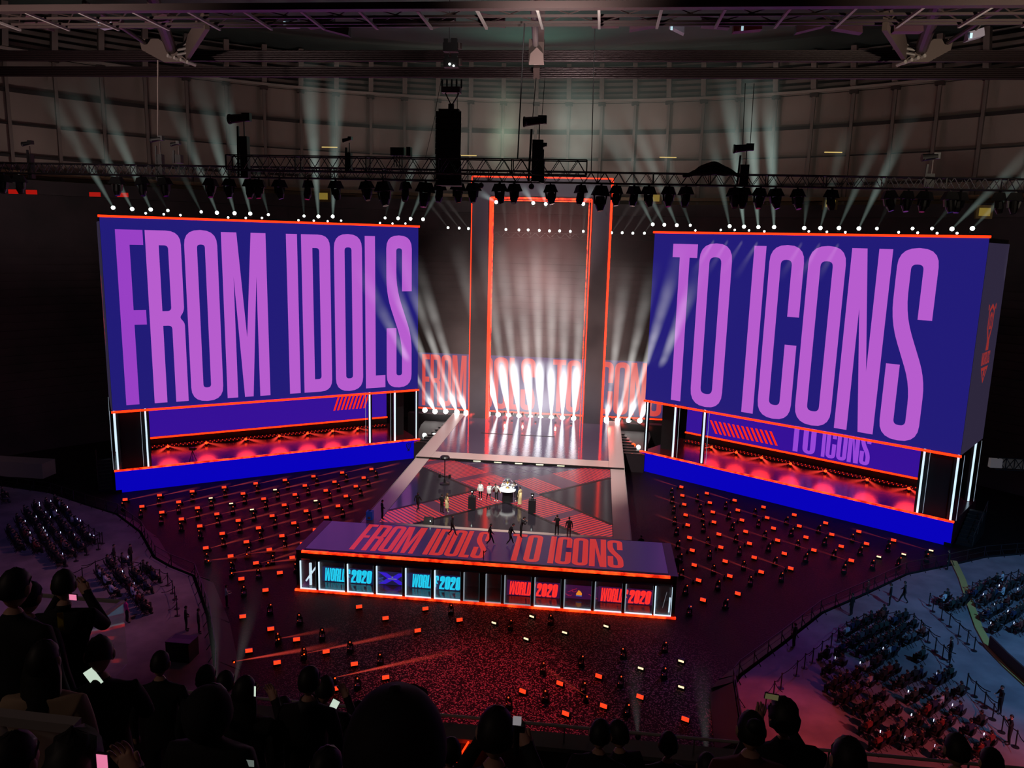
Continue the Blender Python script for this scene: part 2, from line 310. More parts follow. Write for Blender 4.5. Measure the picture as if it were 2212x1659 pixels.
# ------------------------------------------------------------------ lettering (tall condensed capitals)
def rpoly(pts, n=5):
    out = []; k = len(pts)
    for i in range(k):
        x, y, r = pts[i]; p = Vector((x, y)); a = Vector(pts[i-1][:2]); c = Vector(pts[(i+1) % k][:2])
        if r <= 0: out.append((x, y)); continue
        rr = min(r, (a-p).length*.49, (c-p).length*.49); s = p+(a-p).normalized()*rr; e = p+(c-p).normalized()*rr
        for j in range(n+1): t = j/n; q = s*(1-t)**2+p*2*t*(1-t)+e*t*t; out.append((q.x, q.y))
    return out
def glyph(ch, W, H, s, b):       # s stem width, b bar height
    r = W*.42; ri = (W-2*s)*.45; rb = r*1.15
    O = lambda x0, y0, x1, y1, q: rpoly([(x0, y0, q), (x1, y0, q), (x1, y1, q), (x0, y1, q)])
    if ch == 'F': return [rpoly([(0, 0, 0), (s, 0, 0), (s, .465*H-.0*b, 0), (W*.96, .465*H, 0), (W*.96, .465*H+b, 0), (s, .465*H+b, 0), (s, H-b, 0), (W, H-b, 0), (W, H, 0), (0, H, 0)])]
    if ch == 'R': return [rpoly([(0, 0, 0), (s, 0, 0), (s, .455*H, 0), (W-s, .455*H, ri), (W-s, 0, 0), (W, 0, 0), (W, .47*H, r*.7), (W*.86, .5*H, r*.2), (W, .54*H, r*.7), (W, H, r), (0, H, 0)]), O(s, .545*H, W-s, H-b, 0) if 0 else rpoly([(s, .54*H, 0), (W-s, .54*H, ri), (W-s, H-b, ri), (s, H-b, 0)])]
    if ch in 'O0': return [O(0, 0, W, H, rb), O(s, b, W-s, H-b, ri)]
    if ch == 'D': return [rpoly([(0, 0, 0), (W, 0, r), (W, H, r), (0, H, 0)]), rpoly([(s, b, 0), (W-s, b, ri), (W-s, H-b, ri), (s, H-b, 0)])]
    if ch == 'I': return [[(0, 0), (W, 0), (W, H), (0, H)]]
    if ch == 'L': return [[(0, 0), (W, 0), (W, b), (s, b), (s, H), (0, H)]]
    if ch == 'T': return [[(W/2-s/2, 0), (W/2+s/2, 0), (W/2+s/2, H-b), (W, H-b), (W, H), (0, H), (0, H-b), (W/2-s/2, H-b)]]
    if ch == 'C': return [rpoly([(0, 0, rb), (W, 0, rb), (W, .44*H, 0), (W-s, .44*H, 0), (W-s, b, ri), (s, b, ri), (s, H-b, ri), (W-s, H-b, ri), (W-s, .6*H, 0), (W, .6*H, 0), (W, H, rb), (0, H, rb)])]
    if ch == 'M': return [[(0, 0), (s*.9, 0), (s*.9, .74*H), (W*.40, 0), (W*.60, 0), (W-s*.9, .74*H), (W-s*.9, 0), (W, 0), (W, H), (W*.66, H), (W*.5, .37*H), (W*.34, H), (0, H)]]
    if ch == 'N': return [[(0, 0), (s, 0), (s, .68*H), (W-s*1.15, 0), (W, 0), (W, H), (W-s, H), (W-s, .34*H), (s*1.15, H), (0, H)]]
    if ch == 'W': return [[(W*.10, 0), (W*.42, 0), (W*.5, .62*H), (W*.58, 0), (W*.90, 0), (W, H), (W-s*.9, H), (W*.76, .3*H), (W*.60, H), (W*.40, H), (W*.24, .3*H), (s*.9, H), (0, H)]]
    if ch == 'S': return [rpoly([(0, 0, rb), (W, 0, rb), (W, .34*H, r*1.2), (s, .66*H, r*1.4), (s, H-b, ri), (W-s, H-b, ri), (W-s, .64*H, 0), (W, .64*H, 0), (W, H, rb), (0, H, rb), (0, .62*H, r*1.4), (W-s, .30*H, r*1.2), (W-s, b, ri), (s, b, ri), (s, .40*H, 0), (0, .40*H, 0)])]
    if ch == '2': return [rpoly([(0, 0, 0), (W, 0, 0), (W, b, 0), (s, b, 0), (s, .26*H, r*.6), (W, .62*H, r), (W, H, rb), (0, H, rb), (0, .62*H, 0), (s, .62*H, 0), (s, H-b, ri), (W-s, H-b, ri), (W-s, .64*H, r), (0, .30*H, r)])]
RW = dict(F=.76, R=1, O=1, M=1.42, I=.37, D=.98, L=.72, S=1, T=.95, C=1, N=1.1, W=1.5)
RW['0'] = .95; RW['2'] = .95
def fill2d(polys):
    cu = D.curves.new('c', 'CURVE'); cu.dimensions = '2D'; cu.fill_mode = 'BOTH'
    for P in polys:
        sp = cu.splines.new('POLY'); sp.points.add(len(P)-1)
        for i, (x, y) in enumerate(P): sp.points[i].co = (x, y, 0, 1)
        sp.use_cyclic_u = True
    o = D.objects.new('c', cu); COL.objects.link(o); dg = bpy.context.evaluated_depsgraph_get(); dg.update()
    me = D.meshes.new_from_object(o.evaluated_get(dg)); vs = [(v.co.x, v.co.y) for v in me.vertices]; fs = [tuple(p.vertices) for p in me.polygons]
    D.objects.remove(o); D.curves.remove(cu); D.meshes.remove(me); return vs, fs
def word_polys(text, a0, a1, b0, b1, stem=.36, bar=.085, gap=.09, shear=0):
    tot = sum(RW.get(c, .6) for c in text)+gap*(len(text)-1); k = (a1-a0)/tot; x = a0; out = []; H = b1-b0
    for c in text:
        wd = RW.get(c, .6)*k
        if c != ' ':
            for P in glyph(c, wd, H, stem*k, bar*H): out.append([(x+px+shear*py, b0+py) for px, py in P])
        x += wd+gap*k
    return out
def lettering(parent, name, groups, f, m, label=None):
    mb = MB()
    for g in groups:
        vs, fs = fill2d(g); mb.add([f(a, b) for a, b in vs], fs)
    me = D.meshes.new(name); inv = wm(parent).inverted(); me.from_pydata([tuple(inv @ Vector(p)) for p in mb.v], [], mb.f); me.materials.append(m)
    o = D.objects.new(name, me); COL.objects.link(o); o.parent = parent; WM[o.name] = wm(parent)
    if label: o['label'] = label
    return o

# ================================================================== the hall
DZ = 3.3
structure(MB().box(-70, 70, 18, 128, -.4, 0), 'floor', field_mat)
# side blocks with the two led stages: local frame u (along the front), d (depth), z
A_ = math.radians(-35.1)
def frame(s):
    def f(u, d, z): return (s*(14.0+u*math.cos(A_)-d*math.sin(A_)), 93.1+u*math.sin(A_)+d*math.cos(A_), z)
    return f
BW, BD, BZ0, BZ1, PZ = 33.8, 9.0, 8.85, 28.5, 2.35
side_words = {-1: 'left', 1: 'right'}
def emblem(a0, a1, z0, z1):
    W, H = a1-a0, z1-z0
    P = lambda pts: [(a0+x*W, z0+y*H) for x, y in pts]
    def ring(o, i): return [P(o), P(i)]
    g = []
    g.append(ring([(.18, .93), (.5, 1), (.82, .93), (.80, .70), (.62, .55), (.66, .42), (.34, .42), (.38, .55), (.20, .70)],
                  [(.27, .90), (.5, .95), (.73, .90), (.71, .72), (.53, .58), (.55, .46), (.45, .46), (.47, .58), (.29, .72)]))
    g.append([P([(.40, .68), (.60, .68), (.64, .86), (.5, .9), (.36, .86)]), P([(.46, .72), (.54, .72), (.57, .82), (.5, .85), (.43, .82)])])
    g.append([P([(.46, .46), (.54, .46), (.54, .58), (.46, .58)])])
    g.append([P([(.05, .92), (.15, .94), (.15, .98), (.05, 1.0)])]); g.append([P([(.85, .94), (.95, .92), (.95, 1.0), (.85, .98)])])
    g.append(word_polys('WORLDS', a0+W*.02, a0+W*.98, z0+H*.24, z0+H*.40, .3, .16))
    g.append(ring([(.08, .21), (.92, .21), (.5, 0)], [(.24, .17), (.76, .17), (.5, .05)]))
    g.append([P([(.42, .10), (.58, .10), (.58, .19), (.42, .19)])])
    return g
for s in (-1, 1):
    sd = side_words[s]; f = frame(s)
    o = f(BW/2, BD/2, 0)
    # raised platform
    t = thing('led_stage_platform', 'deep blue fronted stage platform under the %s screen' % ('"FROM IDOLS"' if s < 0 else '"TO ICONS"'), 'stage', (o[0], o[1], 0))
    MB().fbox(f, -.2, BW+.2, 0, BD+.5, 0, PZ).build('deck', deck_mat, t)
    fa = MB().fbox(f, -.2, BW+.2, -.16, -.002, .0, PZ-.08).build('fascia_screen', led_fascia, t)
    if s < 0: lettering(fa, 'cup_emblem', emblem(.75, 1.75, .25, 2.1)[:4], lambda a, z: f(a, -.18, z), black, 'small dark cup emblem')
    MB().fbox(f, -.25, BW+.25, -.26, -.02, PZ-.02, PZ+.14).build('edge_light', red_dots, t)
    MB().fbox(f, BW-.35, BW+.3, -.18, -.12, 0, .32).build('skirt_notch', black, t)
    # led box on top
    t = thing('led_screen_block', 'huge box-shaped LED screen reading %s in lilac capitals' % ('"FROM IDOLS"' if s < 0 else '"TO ICONS"'), 'screen', (o[0], o[1], BZ0))
    MB().fbox(f, 0, BW, .1, BD, BZ0, BZ1).build('body', black, t)
    fr = MB().fbox(f, 0, BW, -.05, .08, BZ0, BZ1).build('front_screen', led_blue, t)
    sp = MB().fbox(f, BW+.02, BW+.12, .1, BD, BZ0, BZ1-.4).build('side_screen', led_side, t)
    lettering(sp, 'emblem', emblem(2.9, 6.6, 15.0, 22.6), lambda a, z: f(BW+.15, a, z), led_emblem, 'red outlined cup emblem')
    MB().fbox(f, -.12, BW+.14, -.22, -.04, BZ1, BZ1+.22).build('top_light', red_led, t)
    MB().fbox(f, -.12, BW+.14, -.22, -.04, BZ0-.25, BZ0-.04).build('bottom_light', red_led, t)
    if s < 0: L = [('F', 32.5, 30.0), ('R', 29.8, 26.45), ('O', 26.13, 22.87), ('M', 22.45, 17.84), ('I', 15.65, 14.44), ('D', 14.0, 10.75), ('O', 10.3, 7.0), ('L', 6.66, 4.22), ('S', 4.04, .84)]
    else: L = [('T', 2.54, 5.65), ('O', 5.95, 9.85), ('I', 12.27, 13.6), ('C', 14.05, 17.7), ('O', 18.15, 21.85), ('N', 22.3, 26.05), ('S', 26.55, 30.1)]
    gs = []; g1 = []
    for i, (c, u0, u1) in enumerate(L):
        W_ = abs(u1-u0); x0 = (BW-u0) if s < 0 else u0
        top = .15 if c in 'OCS' else 0
        pl = [[(x0+x, 9.35-top+y) for x, y in P] for P in glyph(c, W_, 18+2*top, 1.24, 1.5)]
        (g1 if (s < 0 and i == 0) else gs).append(pl)
    mp = (lambda a, z: f(BW-a, -.08, z)) if s < 0 else (lambda a, z: f(a, -.08, z))
    lettering(fr, 'lettering', gs, mp, led_letter)
    if g1: lettering(fr, 'lettering', g1, mp, led_letter2, 'darker violet first letter')
    # inner led wall behind the platform
    c = f(17, BD, PZ)
    t = thing('inner_led_wall', 'indigo LED wall at the back of the %s platform, red light line along its foot' % sd, 'screen', (c[0], c[1], PZ))
    a0, a1 = (.8, 31.2)
    MB().fbox(f, a0, a1, BD, BD+.4, PZ+.01, BZ0-.02).build('frame', black, t)
    sc = MB().fbox(f, a0+.1, a1-.1, BD-.08, BD-.01, 3.55, BZ0-.02).build('screen', led_in_blue, t)
    MB().fbox(f, a0, a1, BD-.2, BD-.02, 3.33, 3.5).build('foot_light', red_led, t)
    if s > 0:
        gg = [word_polys('TO', 13.9, 16.9, 3.75, 7.6, .4, .1), word_polys('ICONS', 17.6, 22.9, 3.75, 7.6, .4, .1)]
        lettering(sc, 'lettering', gg, lambda a, z: f(a+.6, BD-.1, z), led_in_letter, 'lilac lettering "TO ICONS"')
    else:
        gg = [[[(3.9+i*.5, 4.9), (4.15+i*.5, 4.9), (3.45+i*.5, 6.9), (3.2+i*.5, 6.9)]] for i in range(9)]
        lettering(sc, 'red_bars', gg, lambda a, z: f(a, BD-.1, z), red_dim, 'slanted red bars on the indigo wall')
    if s > 0:
        gg = [[[(5.0+i*.6, 4.0), (5.3+i*.6, 4.0), (4.4+i*.6, 5.6), (4.1+i*.6, 5.6)]] for i in range(14)]
        lettering(sc, 'red_bars', gg, lambda a, z: f(a, BD-.1, z), red_dim, 'slanted red bars on the indigo wall')
    if s < 0:
        p = f(26.2, 1.2, PZ); cs = thing('camera_tripod', 'small camera on a tripod near the front edge of the left platform', 'camera', p); mb = MB(); p = Vector(p)
        for k in range(3): mb.bar(p+Vector((.4*math.cos(k*2.1), .4*math.sin(k*2.1), 0)), p+Vector((0, 0, 1.1)), .05)
        mb.build('tripod', housing, cs); mb = MB(); mb.cbox(p+Vector((0, 0, 1.3)), .6, .3, .3); mb.cbox(p+Vector((.35, 0, 1.35)), .3, .18, .15); mb.build('camera_body', housing, cs)
    # a batten of small red lamps, and red floor spots in front of it
    t = thing('lamp_batten', 'long black batten of tiny red lamps at the foot of the %s indigo wall' % sd, 'stage light', f(16, BD-.9, PZ))
    MB().fbox(f, a0+.4, a1-.4, BD-1.3, BD-.5, PZ+.02, PZ+.25).build('batten_body', black, t)
    mb = MB()
    for i in range(62):
        for j in (0, 1): mb.cbox(f(a0+.8+i*.47+(.23 if j else 0), BD-1.32+j*.35, PZ+.22+j*.1), .075, .06, .075)
    tag(mb.build('lamps', mat('batten_red', (90, 5, 5), .4, emit=(255, 50, 20), es=1.1), t), kind='stuff')
    for i, u in enumerate((5.5, 8.8, 12, 15.5, 19.5, 24, 28.2)):
        p = Vector(f(u, BD-1.9, PZ)); t = thing('red_floor_spot', 'small red spot lamp on the %s platform, red rays crossing the glossy deck' % sd, 'stage light', p, group='red spots on the %s platform' % sd)
        MB().lathe([(.16, 0), (.16, .12), (.1, .2)], p).build('base', housing, t); MB().ball(p+Vector((0, 0, .32)), .16).build('lens', lens_red, t)
        for k in (-1, 1):
            q = Vector(f(u+k*1.9+s*.3, BD-4.2, PZ+.15)); beam(t, p+Vector((0, 0, .35)), q, .5, 2.2, (1, .05, .03))
        spot('red_deck_light', p+Vector((0, 0, 2.6)), f(u, 2.5, PZ), 600, (1, .03, .02), 80, 1, 1.2)
    # black portal pillars with white tubes
    pil = [(BW-.15, .25, 'thick'), (BW-3.05, .35, 'thick'), (BW-.25, BD-.9, 'thick'), (.25 if s > 0 else .1, .2, 'thin'), (4.0 if s > 0 else 2.9, .25, 'thick'), (7.6 if s > 0 else 6.0, .6, 'thick')]
    wh = ['at the outer front corner', 'three paces in from the outer front corner', 'at the outer rear corner', 'at the inner front corner', 'second from the inner end', 'third from the inner end']
    for (u, d, kd), where in zip(pil, wh):
        p = f(u, d, PZ); wd = .16 if kd == 'thick' else .07
        t = thing('light_pillar', 'slim black pillar with a white light tube, %s of the %s platform' % (where, sd), 'light column', p)
        MB().fbox(f, u-.35, u+.05, d+.12, d+.5, PZ, BZ0-.02).build('post', black, t)
        MB().fbox(f, u-wd/2, u+wd/2, d-.08, d+.08, PZ+.05, BZ0-.1).build('light_tube', white_tube if s < 0 or u > 10 or kd != 'thick' else white_tube, t)
        if kd == 'thick': MB().fbox(f, u+.42, u+.46, d+.2, d+.24, PZ+.05, BZ0-.1).build('thin_tube', white_dim, t)
    # black side panels between the outer pillars
    t = MB().fbox(f, BW-3.0, BW-.6, .6, .75, PZ, BZ0-.02).build('masking_panel', soft_black)
    tag(t, 'black masking panel between the outer pillars of the %s platform' % sd, 'panel')
    t = MB().fbox(f, .7, 2.6, 3.0, 3.15, PZ, BZ0-.02).build('masking_panel', soft_black)
    tag(t, 'black masking panel near the inner end of the %s platform' % sd, 'panel')
    # steps down at the outer end
    t = thing('access_stairs', 'black railed stairs at the outer end of the %s platform' % sd, 'stairs', f(BW+1.8, 4, 0))
    for i in range(9): MB().fbox(f, BW+.4, BW+1.8, 1+i*.55, 1.55+i*.55, 0, .25*(i+1)).build('step', black, t)
    mb = MB(); mb.bar(f(BW+1.8, 1, 1.2), f(BW+1.8, 6, 3.4), .05)
    for i in range(4): mb.bar(f(BW+1.8, 1+i*1.6, .2+i*.7), f(BW+1.8, 1+i*1.6, 1.2+i*.72), .05)
    mb.build('handrail', steel_dark, t)

# ------------------------------------------------------------------ central stage: runway, cross stage, front bar
t = thing('runway_stage', 'glossy raised runway leading back from the cross stage to the red portal', 'stage', (0, 92, 0))
MB().box(-11.4, 11.4, 81.5, 103.8, 0, DZ+.2).build('base', black, t)
MB().box(-9.75, 9.75, 83.9, 103.7, DZ+.2, DZ+.215).build('gloss_floor', runway, t)
for x in (-1, 1): MB().box(min(x*9.77, x*11.4), max(x*9.77, x*11.4), 81.5, 103.8, DZ+.2, DZ+.22).build('border', border, t)
MB().box(-9.75, 9.75, 81.5, 83.88, DZ+.2, DZ+.22).build('border', border, t)
for x0, x1 in ((-6.0, -2.0), (-1.0, 3.2)): MB().box(x0, x1, 93.4, 93.6, DZ+.215, DZ+.24).build('floor_slot', black, t)
mb = MB(); [mb.box(-5.0+i*2.3, -4.2+i*2.3, 81.42, 81.5, DZ+.02, DZ+.1) for i in range(5)]; mb.build('riser_light', mat('riser_glow', (240, 240, 200), .4, emit=(220, 225, 190), es=1), t)
runway_thing = t
t = thing('cross_stage', 'square main stage whose floor shows a red striped X', 'stage', (0, 71, 0))
MB().box(-11.4, 11.4, 61.15, 81.49, 0, DZ).build('base', black, t)
e = .012
def fl(name, pts, m, z=DZ, h=e): return MB().prism(pts, z, z+h).build(name, m, t)
Lp, Rp, Bp, Tp = (-3.1, 71.6), (3.1, 71.5), (.15, 68.6), (.1, 75.3)
fl('arm_panel', [(-9.9, 61.7), (-6.9, 61.7), Bp, Lp, (-9.9, 64.5)], arm_a)
fl('arm_panel', [(9.9, 61.7), (7.1, 61.7), Bp, Rp, (9.9, 64.5)][::-1], arm_b)
fl('arm_panel', [(-9.9, 81.3), (-7.0, 81.3), Tp, Lp, (-9.9, 78.2)][::-1], arm_b)
fl('arm_panel', [(9.9, 81.3), (6.9, 81.3), Tp, Rp, (9.9, 78.2)], arm_a)
fl('centre_panel', [Lp, Bp, Rp, Tp], floor_tile)
fl('dark_triangle', [(-9.9, 64.5), Lp, (-9.9, 78.2)], floor_black); fl('dark_triangle', [(9.9, 64.5), Rp, (9.9, 78.2)][::-1], floor_black)
fl('dark_triangle', [(-6.9, 61.7), Bp, (7.1, 61.7)], floor_black); fl('upper_triangle', [(-7, 81.3), Tp, (6.9, 81.3)], floor_tile)
line = mat('floor_joint', (90, 80, 96), .5, emit=(96, 82, 104), es=.7)
mb = MB()
for i in range(1, 5):
    k = i/5; mb.bar((-7+7.1*k, 81.3-6*k, DZ+.02), (-7+13.9*k, 81.3, DZ+.02), .05, .01); mb.bar((6.9-6.8*k, 81.3-6*k, DZ+.02), (6.9-13.9*k, 81.3, DZ+.02), .05, .01)
mb.build('floor_joints', line, t)
edge = mat('joint_black', (12, 9, 12), .4)
mb = MB()
for a, b in (((-9.9, 78.2), Lp), (Lp, (-9.9, 64.5)), ((-6.9, 61.7), Bp), (Bp, (7.1, 61.7)), ((9.9, 78.2), Rp), (Rp, (9.9, 64.5)), ((-7, 81.3), (7, 81.3))):
    mb.bar((a[0], a[1], DZ+.018), (b[0], b[1], DZ+.018), .34, .01)
mb.build('panel_edges', edge, t)
for x in (-1, 1): MB().box(min(x*9.95, x*11.4), max(x*9.95, x*11.4), 61.15, 81.49, DZ, DZ+.015).build('border', border, t)
MB().box(-9.94, 9.94, 61.15, 61.66, DZ, DZ+.015).build('border', border, t)
for x in (-1, 1):
    MB().box(min(x*11.41, x*11.46), max(x*11.41, x*11.46), 61.15, 81.48, DZ-.1, DZ+.06).build('edge_profile', pale_steel, t)
    MB().box(min(x*11.41, x*11.46), max(x*11.41, x*11.46), 81.5, 103.8, DZ-.1, DZ+.26).build('edge_profile', pale_steel, runway_thing)
FY0, FY1 = 54.6, 61.1
t = thing('front_stage_bar', 'low wide front stage with red words on its purple top and lit windows below', 'stage', (0, 57, 0))
MB().box(-14.5, 14.5, FY0+.05, FY1, 2.62, DZ-.02).build('roof_slab', black, t)
tp = MB().box(-13.9, 13.9, FY0+.45, FY1, DZ-.02, DZ+.01).build('led_top', floor_purple, t)
lettering(tp, 'lettering', [word_polys('FROM', -10.55, -5.5, 55.4, 60.9, .36, .09), word_polys('IDOLS', -4.75, .0, 55.4, 60.9, .36, .09),
    word_polys('TO', 1.75, 4.25, 55.4, 60.9, .36, .09), word_polys('ICONS', 4.9, 10.65, 55.4, 60.9, .36, .09)], lambda a, b: (a, b, DZ+.022), floor_red, 'red capitals "FROM IDOLS TO ICONS"')
for x in (-1, 1): MB().prism([(x*13.92, FY0+.05), (x*14.6, FY0+.05), (x*14.6, FY1), (x*13.92, FY1)][::x], DZ-.02, DZ+.012).build('border', mat('bar_border', (84, 74, 88), .4), t)
MB().box(-13.9, 13.9, FY0+.05, FY0+.44, DZ-.02, DZ+.012).build('front_border', black, t)
MB().box(-14.0, 14.0, FY0-.14, FY0+.04, DZ-.14, DZ+.03).build('upper_light', red_dots, t)
MB().box(-14.6, 14.6, FY0-.16, FY0+.04, .0, .14).build('lower_light', red_dots, t)
MB().box(-14.5, 14.5, FY0+.05, FY1, 0, .13).build('plinth', black, t)
MB().box(-14.3, 14.3, FY0+.3, FY0+2.6, .131, .14).build('inner_floor', glossy_black, t)
MB().box(-14.4, 14.4, FY0+2.6, FY0+2.75, .13, 2.62).build('back_wall', black, t)
wins = [(-14.19, -12.92), (-12.71, -10.63), (-10.43, -8.35), (-8.13, -6.09), (-5.85, -3.84), (-3.59, -1.57), (-1.33, -.12), (.36, 1.55), (1.79, 3.81), (4.06, 6.05), (6.29, 8.34), (8.57, 10.60), (10.83, 12.86), (12.99, 14.24)]
xs = [-14.5]+[v for w_ in wins for v in w_]+[14.5]
for i in range(0, len(xs), 2): MB().box(xs[i], xs[i+1], FY0, FY0+.3, .13, 2.62).build('post', black, t)
for i, (a, b) in enumerate(wins):
    nar = i in (6, 7); wf = MB()
    fr = MB().box(a-.02, a+.07, FY0-.03, FY0+.06, .16, 2.45).build('window_light', white_dim if 6 <= i < 13 else white_tube, t)
    MB().box(a, b, FY0-.03, FY0+.05, .15, .225).build('sill_light', white_dim if i in (6, 7, 8) else white_tube, t)
    MB().box(b-.03, b, FY0-.02, FY0+.03, .2, 2.45).build('frame_line', mat('frame_glow', (60, 70, 76), .4, emit=(70, 84, 92), es=.6) if i < 13 else white_tube, t)
    MB().box(a+.05, b-.02, FY0+.1, FY0+.115, .2, 2.45).build('window_glass', glass, t)
def sign(x0, x1, m, label, Y=56.2, z0=.2, z1=1.3, txt='WORLDS 2020'):
    t = thing('led_sign', label, 'sign', ((x0+x1)/2, Y, z0))
    MB().box(x0-.1, x1+.1, Y, Y+.12, .145, z1+.04).build('panel', signback_b if m is cyan else signback_p, t)
    h = x0+(x1-x0)*.53
    lettering(t, 'lettering', [word_polys('WORLDS', x0+.05, h, z0, z1, .44, .13, gap=.04, shear=.1), word_polys('2020', h+.1, x1-.12, z0, z1, .46, .13, gap=.04, shear=.1)], lambda a, b: (a, Y-.015, b), m)
sign(-12.9, -8.9, cyan, 'cyan "WORLDS 2020" sign behind the far left windows of the front bar')
sign(-5.8, -1.75, cyan, 'cyan "WORLDS 2020" sign right of the blue X panel in the front bar')
sign(1.9, 5.8, signred, 'red "WORLDS 2020" sign left of the orange crest in the front bar')
sign(8.95, 12.9, signred, 'red "WORLDS 2020" sign behind the far right windows of the front bar')
def panel(x0, x1, back, fg, label, kind):
    t = thing('centre_display', label, 'screen', ((x0+x1)/2, 56.4, .2)); Y = 56.4
    MB().box(x0, x1, Y, Y+.1, .145, 1.2).build('panel', back, t); c = (x0+x1)/2
    if kind == 'x':
        gg = [[[(c-1.1, .2), (c-.55, .2), (c, .55), (c+.55, .2), (c+1.1, .2), (c+.4, .68), (c+1.1, 1.16), (c+.5, 1.16), (c, .82), (c-.5, 1.16), (c-1.1, 1.16), (c-.4, .68)]]]
        lettering(t, 'x_graphic', gg, lambda a, b: (a, Y-.015, b), fg, 'violet-blue X graphic')
        MB().box(c-.35, c+.35, Y-.03, Y-.02, .62, .70).build('name_line', white_dim, t); MB().box(c-.06, c+.06, Y-.03, Y-.02, .76, .86).build('name_dot', white_dim, t)
    else:
        mb = MB(); mb.prism([(c-.2, .42), (c+.22, .42), (c+.24, .62), (c+.1, .8), (c-.05, .86), (c-.1, .72), (c-.2, .6)], Y-.03, Y-.02, lambda a, b, z: (a, z, b)); mb.build('crest', fg, t, 'orange crest')
        MB().box(c-.22, c+.24, Y-.035, Y-.02, .36, .45).build('crest_band', mat('crest_blue', (20, 40, 90), .4, emit=(40, 90, 190), es=1), t)
    mb = MB()
    for i in range(10):
        x = x0+.15+random.random()*(x1-x0-.5); z = .3+random.random()*.75
        if abs(x-c) < (.9 if kind == 'x' else .35): continue
        for k in range(4): mb.bar((x+k*.1, Y-.012, z+.06*math.sin(k*1.3+i)), (x+.1+k*.1, Y-.012, z+.06*math.sin((k+1)*1.3+i)), .03)
    if mb.v: mb.build('swirl_lines', mat('swirl_blue', (10, 20, 60), .4, emit=(50, 90, 190), es=.8) if kind == 'x' else mat('swirl_red', (60, 5, 20), .4, emit=(190, 24, 60), es=.8), t)
panel(-8.75, -5.95, signback_b, signblue, 'navy panel with a violet-blue X between the cyan signs', 'x')
panel(5.95, 8.8, signback_p, orange, 'purple panel with a small orange crest between the red signs', 'c')
for x, lab in ((-13.55, 'pair of slanted white light tubes in the first window of the front bar'), (13.7, 'thin white light tube in the last window of the front bar')):
    t = thing('tube_sculpture', lab, 'light', (x, 55.4, .14))
    if x < 0: MB().bar((x-.12, 55.4, .14), (x-.12, 55.4, 1.95), .16).build('upright_tube', white_tube, t); MB().bar((x-.45, 55.3, .5), (x+.5, 55.4, 1.9), .13).build('slanted_tube', white_tube, t)
    else: MB().bar((x, 55.6, .3), (x+.25, 55.6, 1.6), .025).build('slanted_tube', white_dim, t); MB().bar((x+.45, 55.3, .14), (x+.48, 55.3, 1.3), .1).build('upright_tube', white_tube, t)

# ------------------------------------------------------------------ red portal
t = thing('portal_frame', 'giant dark rectangular portal edged in glowing red lines behind the runway', 'stage set', (0, 102, 0))
PX0, PX1, PY, PT = 6.45, 8.95, 101.6, 35.2
pd = mat('portal_dark', (44, 38, 52), .35, spec=.6)
MB().box(-PX1, -PX0, PY, PY+1.6, DZ+.2, PT).build('upright', pd, t); MB().box(PX0, PX1, PY, PY+1.6, DZ+.2, PT).build('upright', pd, t)
MB().box(-PX0, PX0, PY, PY+1.6, PT-2.6, PT).build('lintel', pd, t)
def led(p, q, w, m, nm='edge_light'): MB().bar(p, q, w).build(nm, m, t)
y0, y1 = PY-.08, PY+1.66; zb = DZ+.22
led((-PX0+.02, y0, zb), (-PX0+.02, y0, PT-2.6), .34, red_led); led((PX1-.02, y0, zb), (PX1-.02, y0, PT), .26, red_led)
led((-PX1, y0, zb), (-PX1, y0, PT), .1, red_led); led((PX0, y0, zb), (PX0, y0, PT-2.6), .14, red_led)
led((-PX0+.05, y1, zb), (-PX0+.05, y1, PT-2.6), .16, red_dots); led((PX1+.05, y1, zb), (PX1+.05, y1, PT), .2, red_dots)
led((PX0-.35, y1, zb), (PX0-.35, y1, PT-2.6), .12, red_dots)
led((-PX1, y0, PT), (PX1, y0, PT), .14, red_led); led((-PX0, y0, PT-2.6), (PX0, y0, PT-2.6), .24, red_dots)
led((-PX0, y1, PT-2.8), (PX0, y1, PT-2.8), .12, red_dots); led((-PX1, y1, PT-.1), (PX1, y1, PT-.1), .1, red_dots)
# rear led wall with words
t = thing('rear_led_wall', 'long low LED wall behind the portal reading "FROM IDOLS TO ICONS" in red', 'screen', (0, 110, 0))
MB().box(-18.2, 18.2, 110.1, 110.5, 0, 11).build('frame', black, t)
sc = MB().box(-18, 18, 110, 110.08, 2.9, 10.9).build('screen', led_back, t)
lettering(sc, 'lettering', [word_polys('FROM', -17.3, -10.75, 3.1, 10.7, .33, .1), word_polys('IDOLS', -9.9, -.7, 3.1, 10.7, .33, .1), word_polys('TO', 1.8, 5.8, 3.1, 10.7, .33, .1), word_polys('ICONS', 7.4, 17.4, 3.1, 10.7, .33, .1)], lambda a, b: (a, 109.97, b), led_back_red)
MB().box(-18, 18, 109.85, 109.98, 2.62, 2.8).build('foot_light', red_led, t)
# steps on either side of the runway towards the platforms
for s in (-1, 1):
    t = thing('wing_stage', 'dark lower deck between the runway and the %s platform' % side_words[s], 'stage', (s*14, 98, 0))
    MB().prism([(s*11.5, 92), (s*14.2, 92), (s*15.5, 101.5), (s*15.5, 104), (s*11.5, 104)][::s], 0, 2.2).build('deck', mat('wing_deck', (44, 34, 38), .65, spec=.3), t)
    mb = MB()
    for i in range(8): mb.prism([(s*11.5, 92+i*.9), (s*(13.9-i*.28), 92+i*.9), (s*(13.9-i*.28), 92.9+i*.9), (s*11.5, 92.9+i*.9)][::s], 2.2, 2.3+.12*i)
    mb.build('steps', black, t)

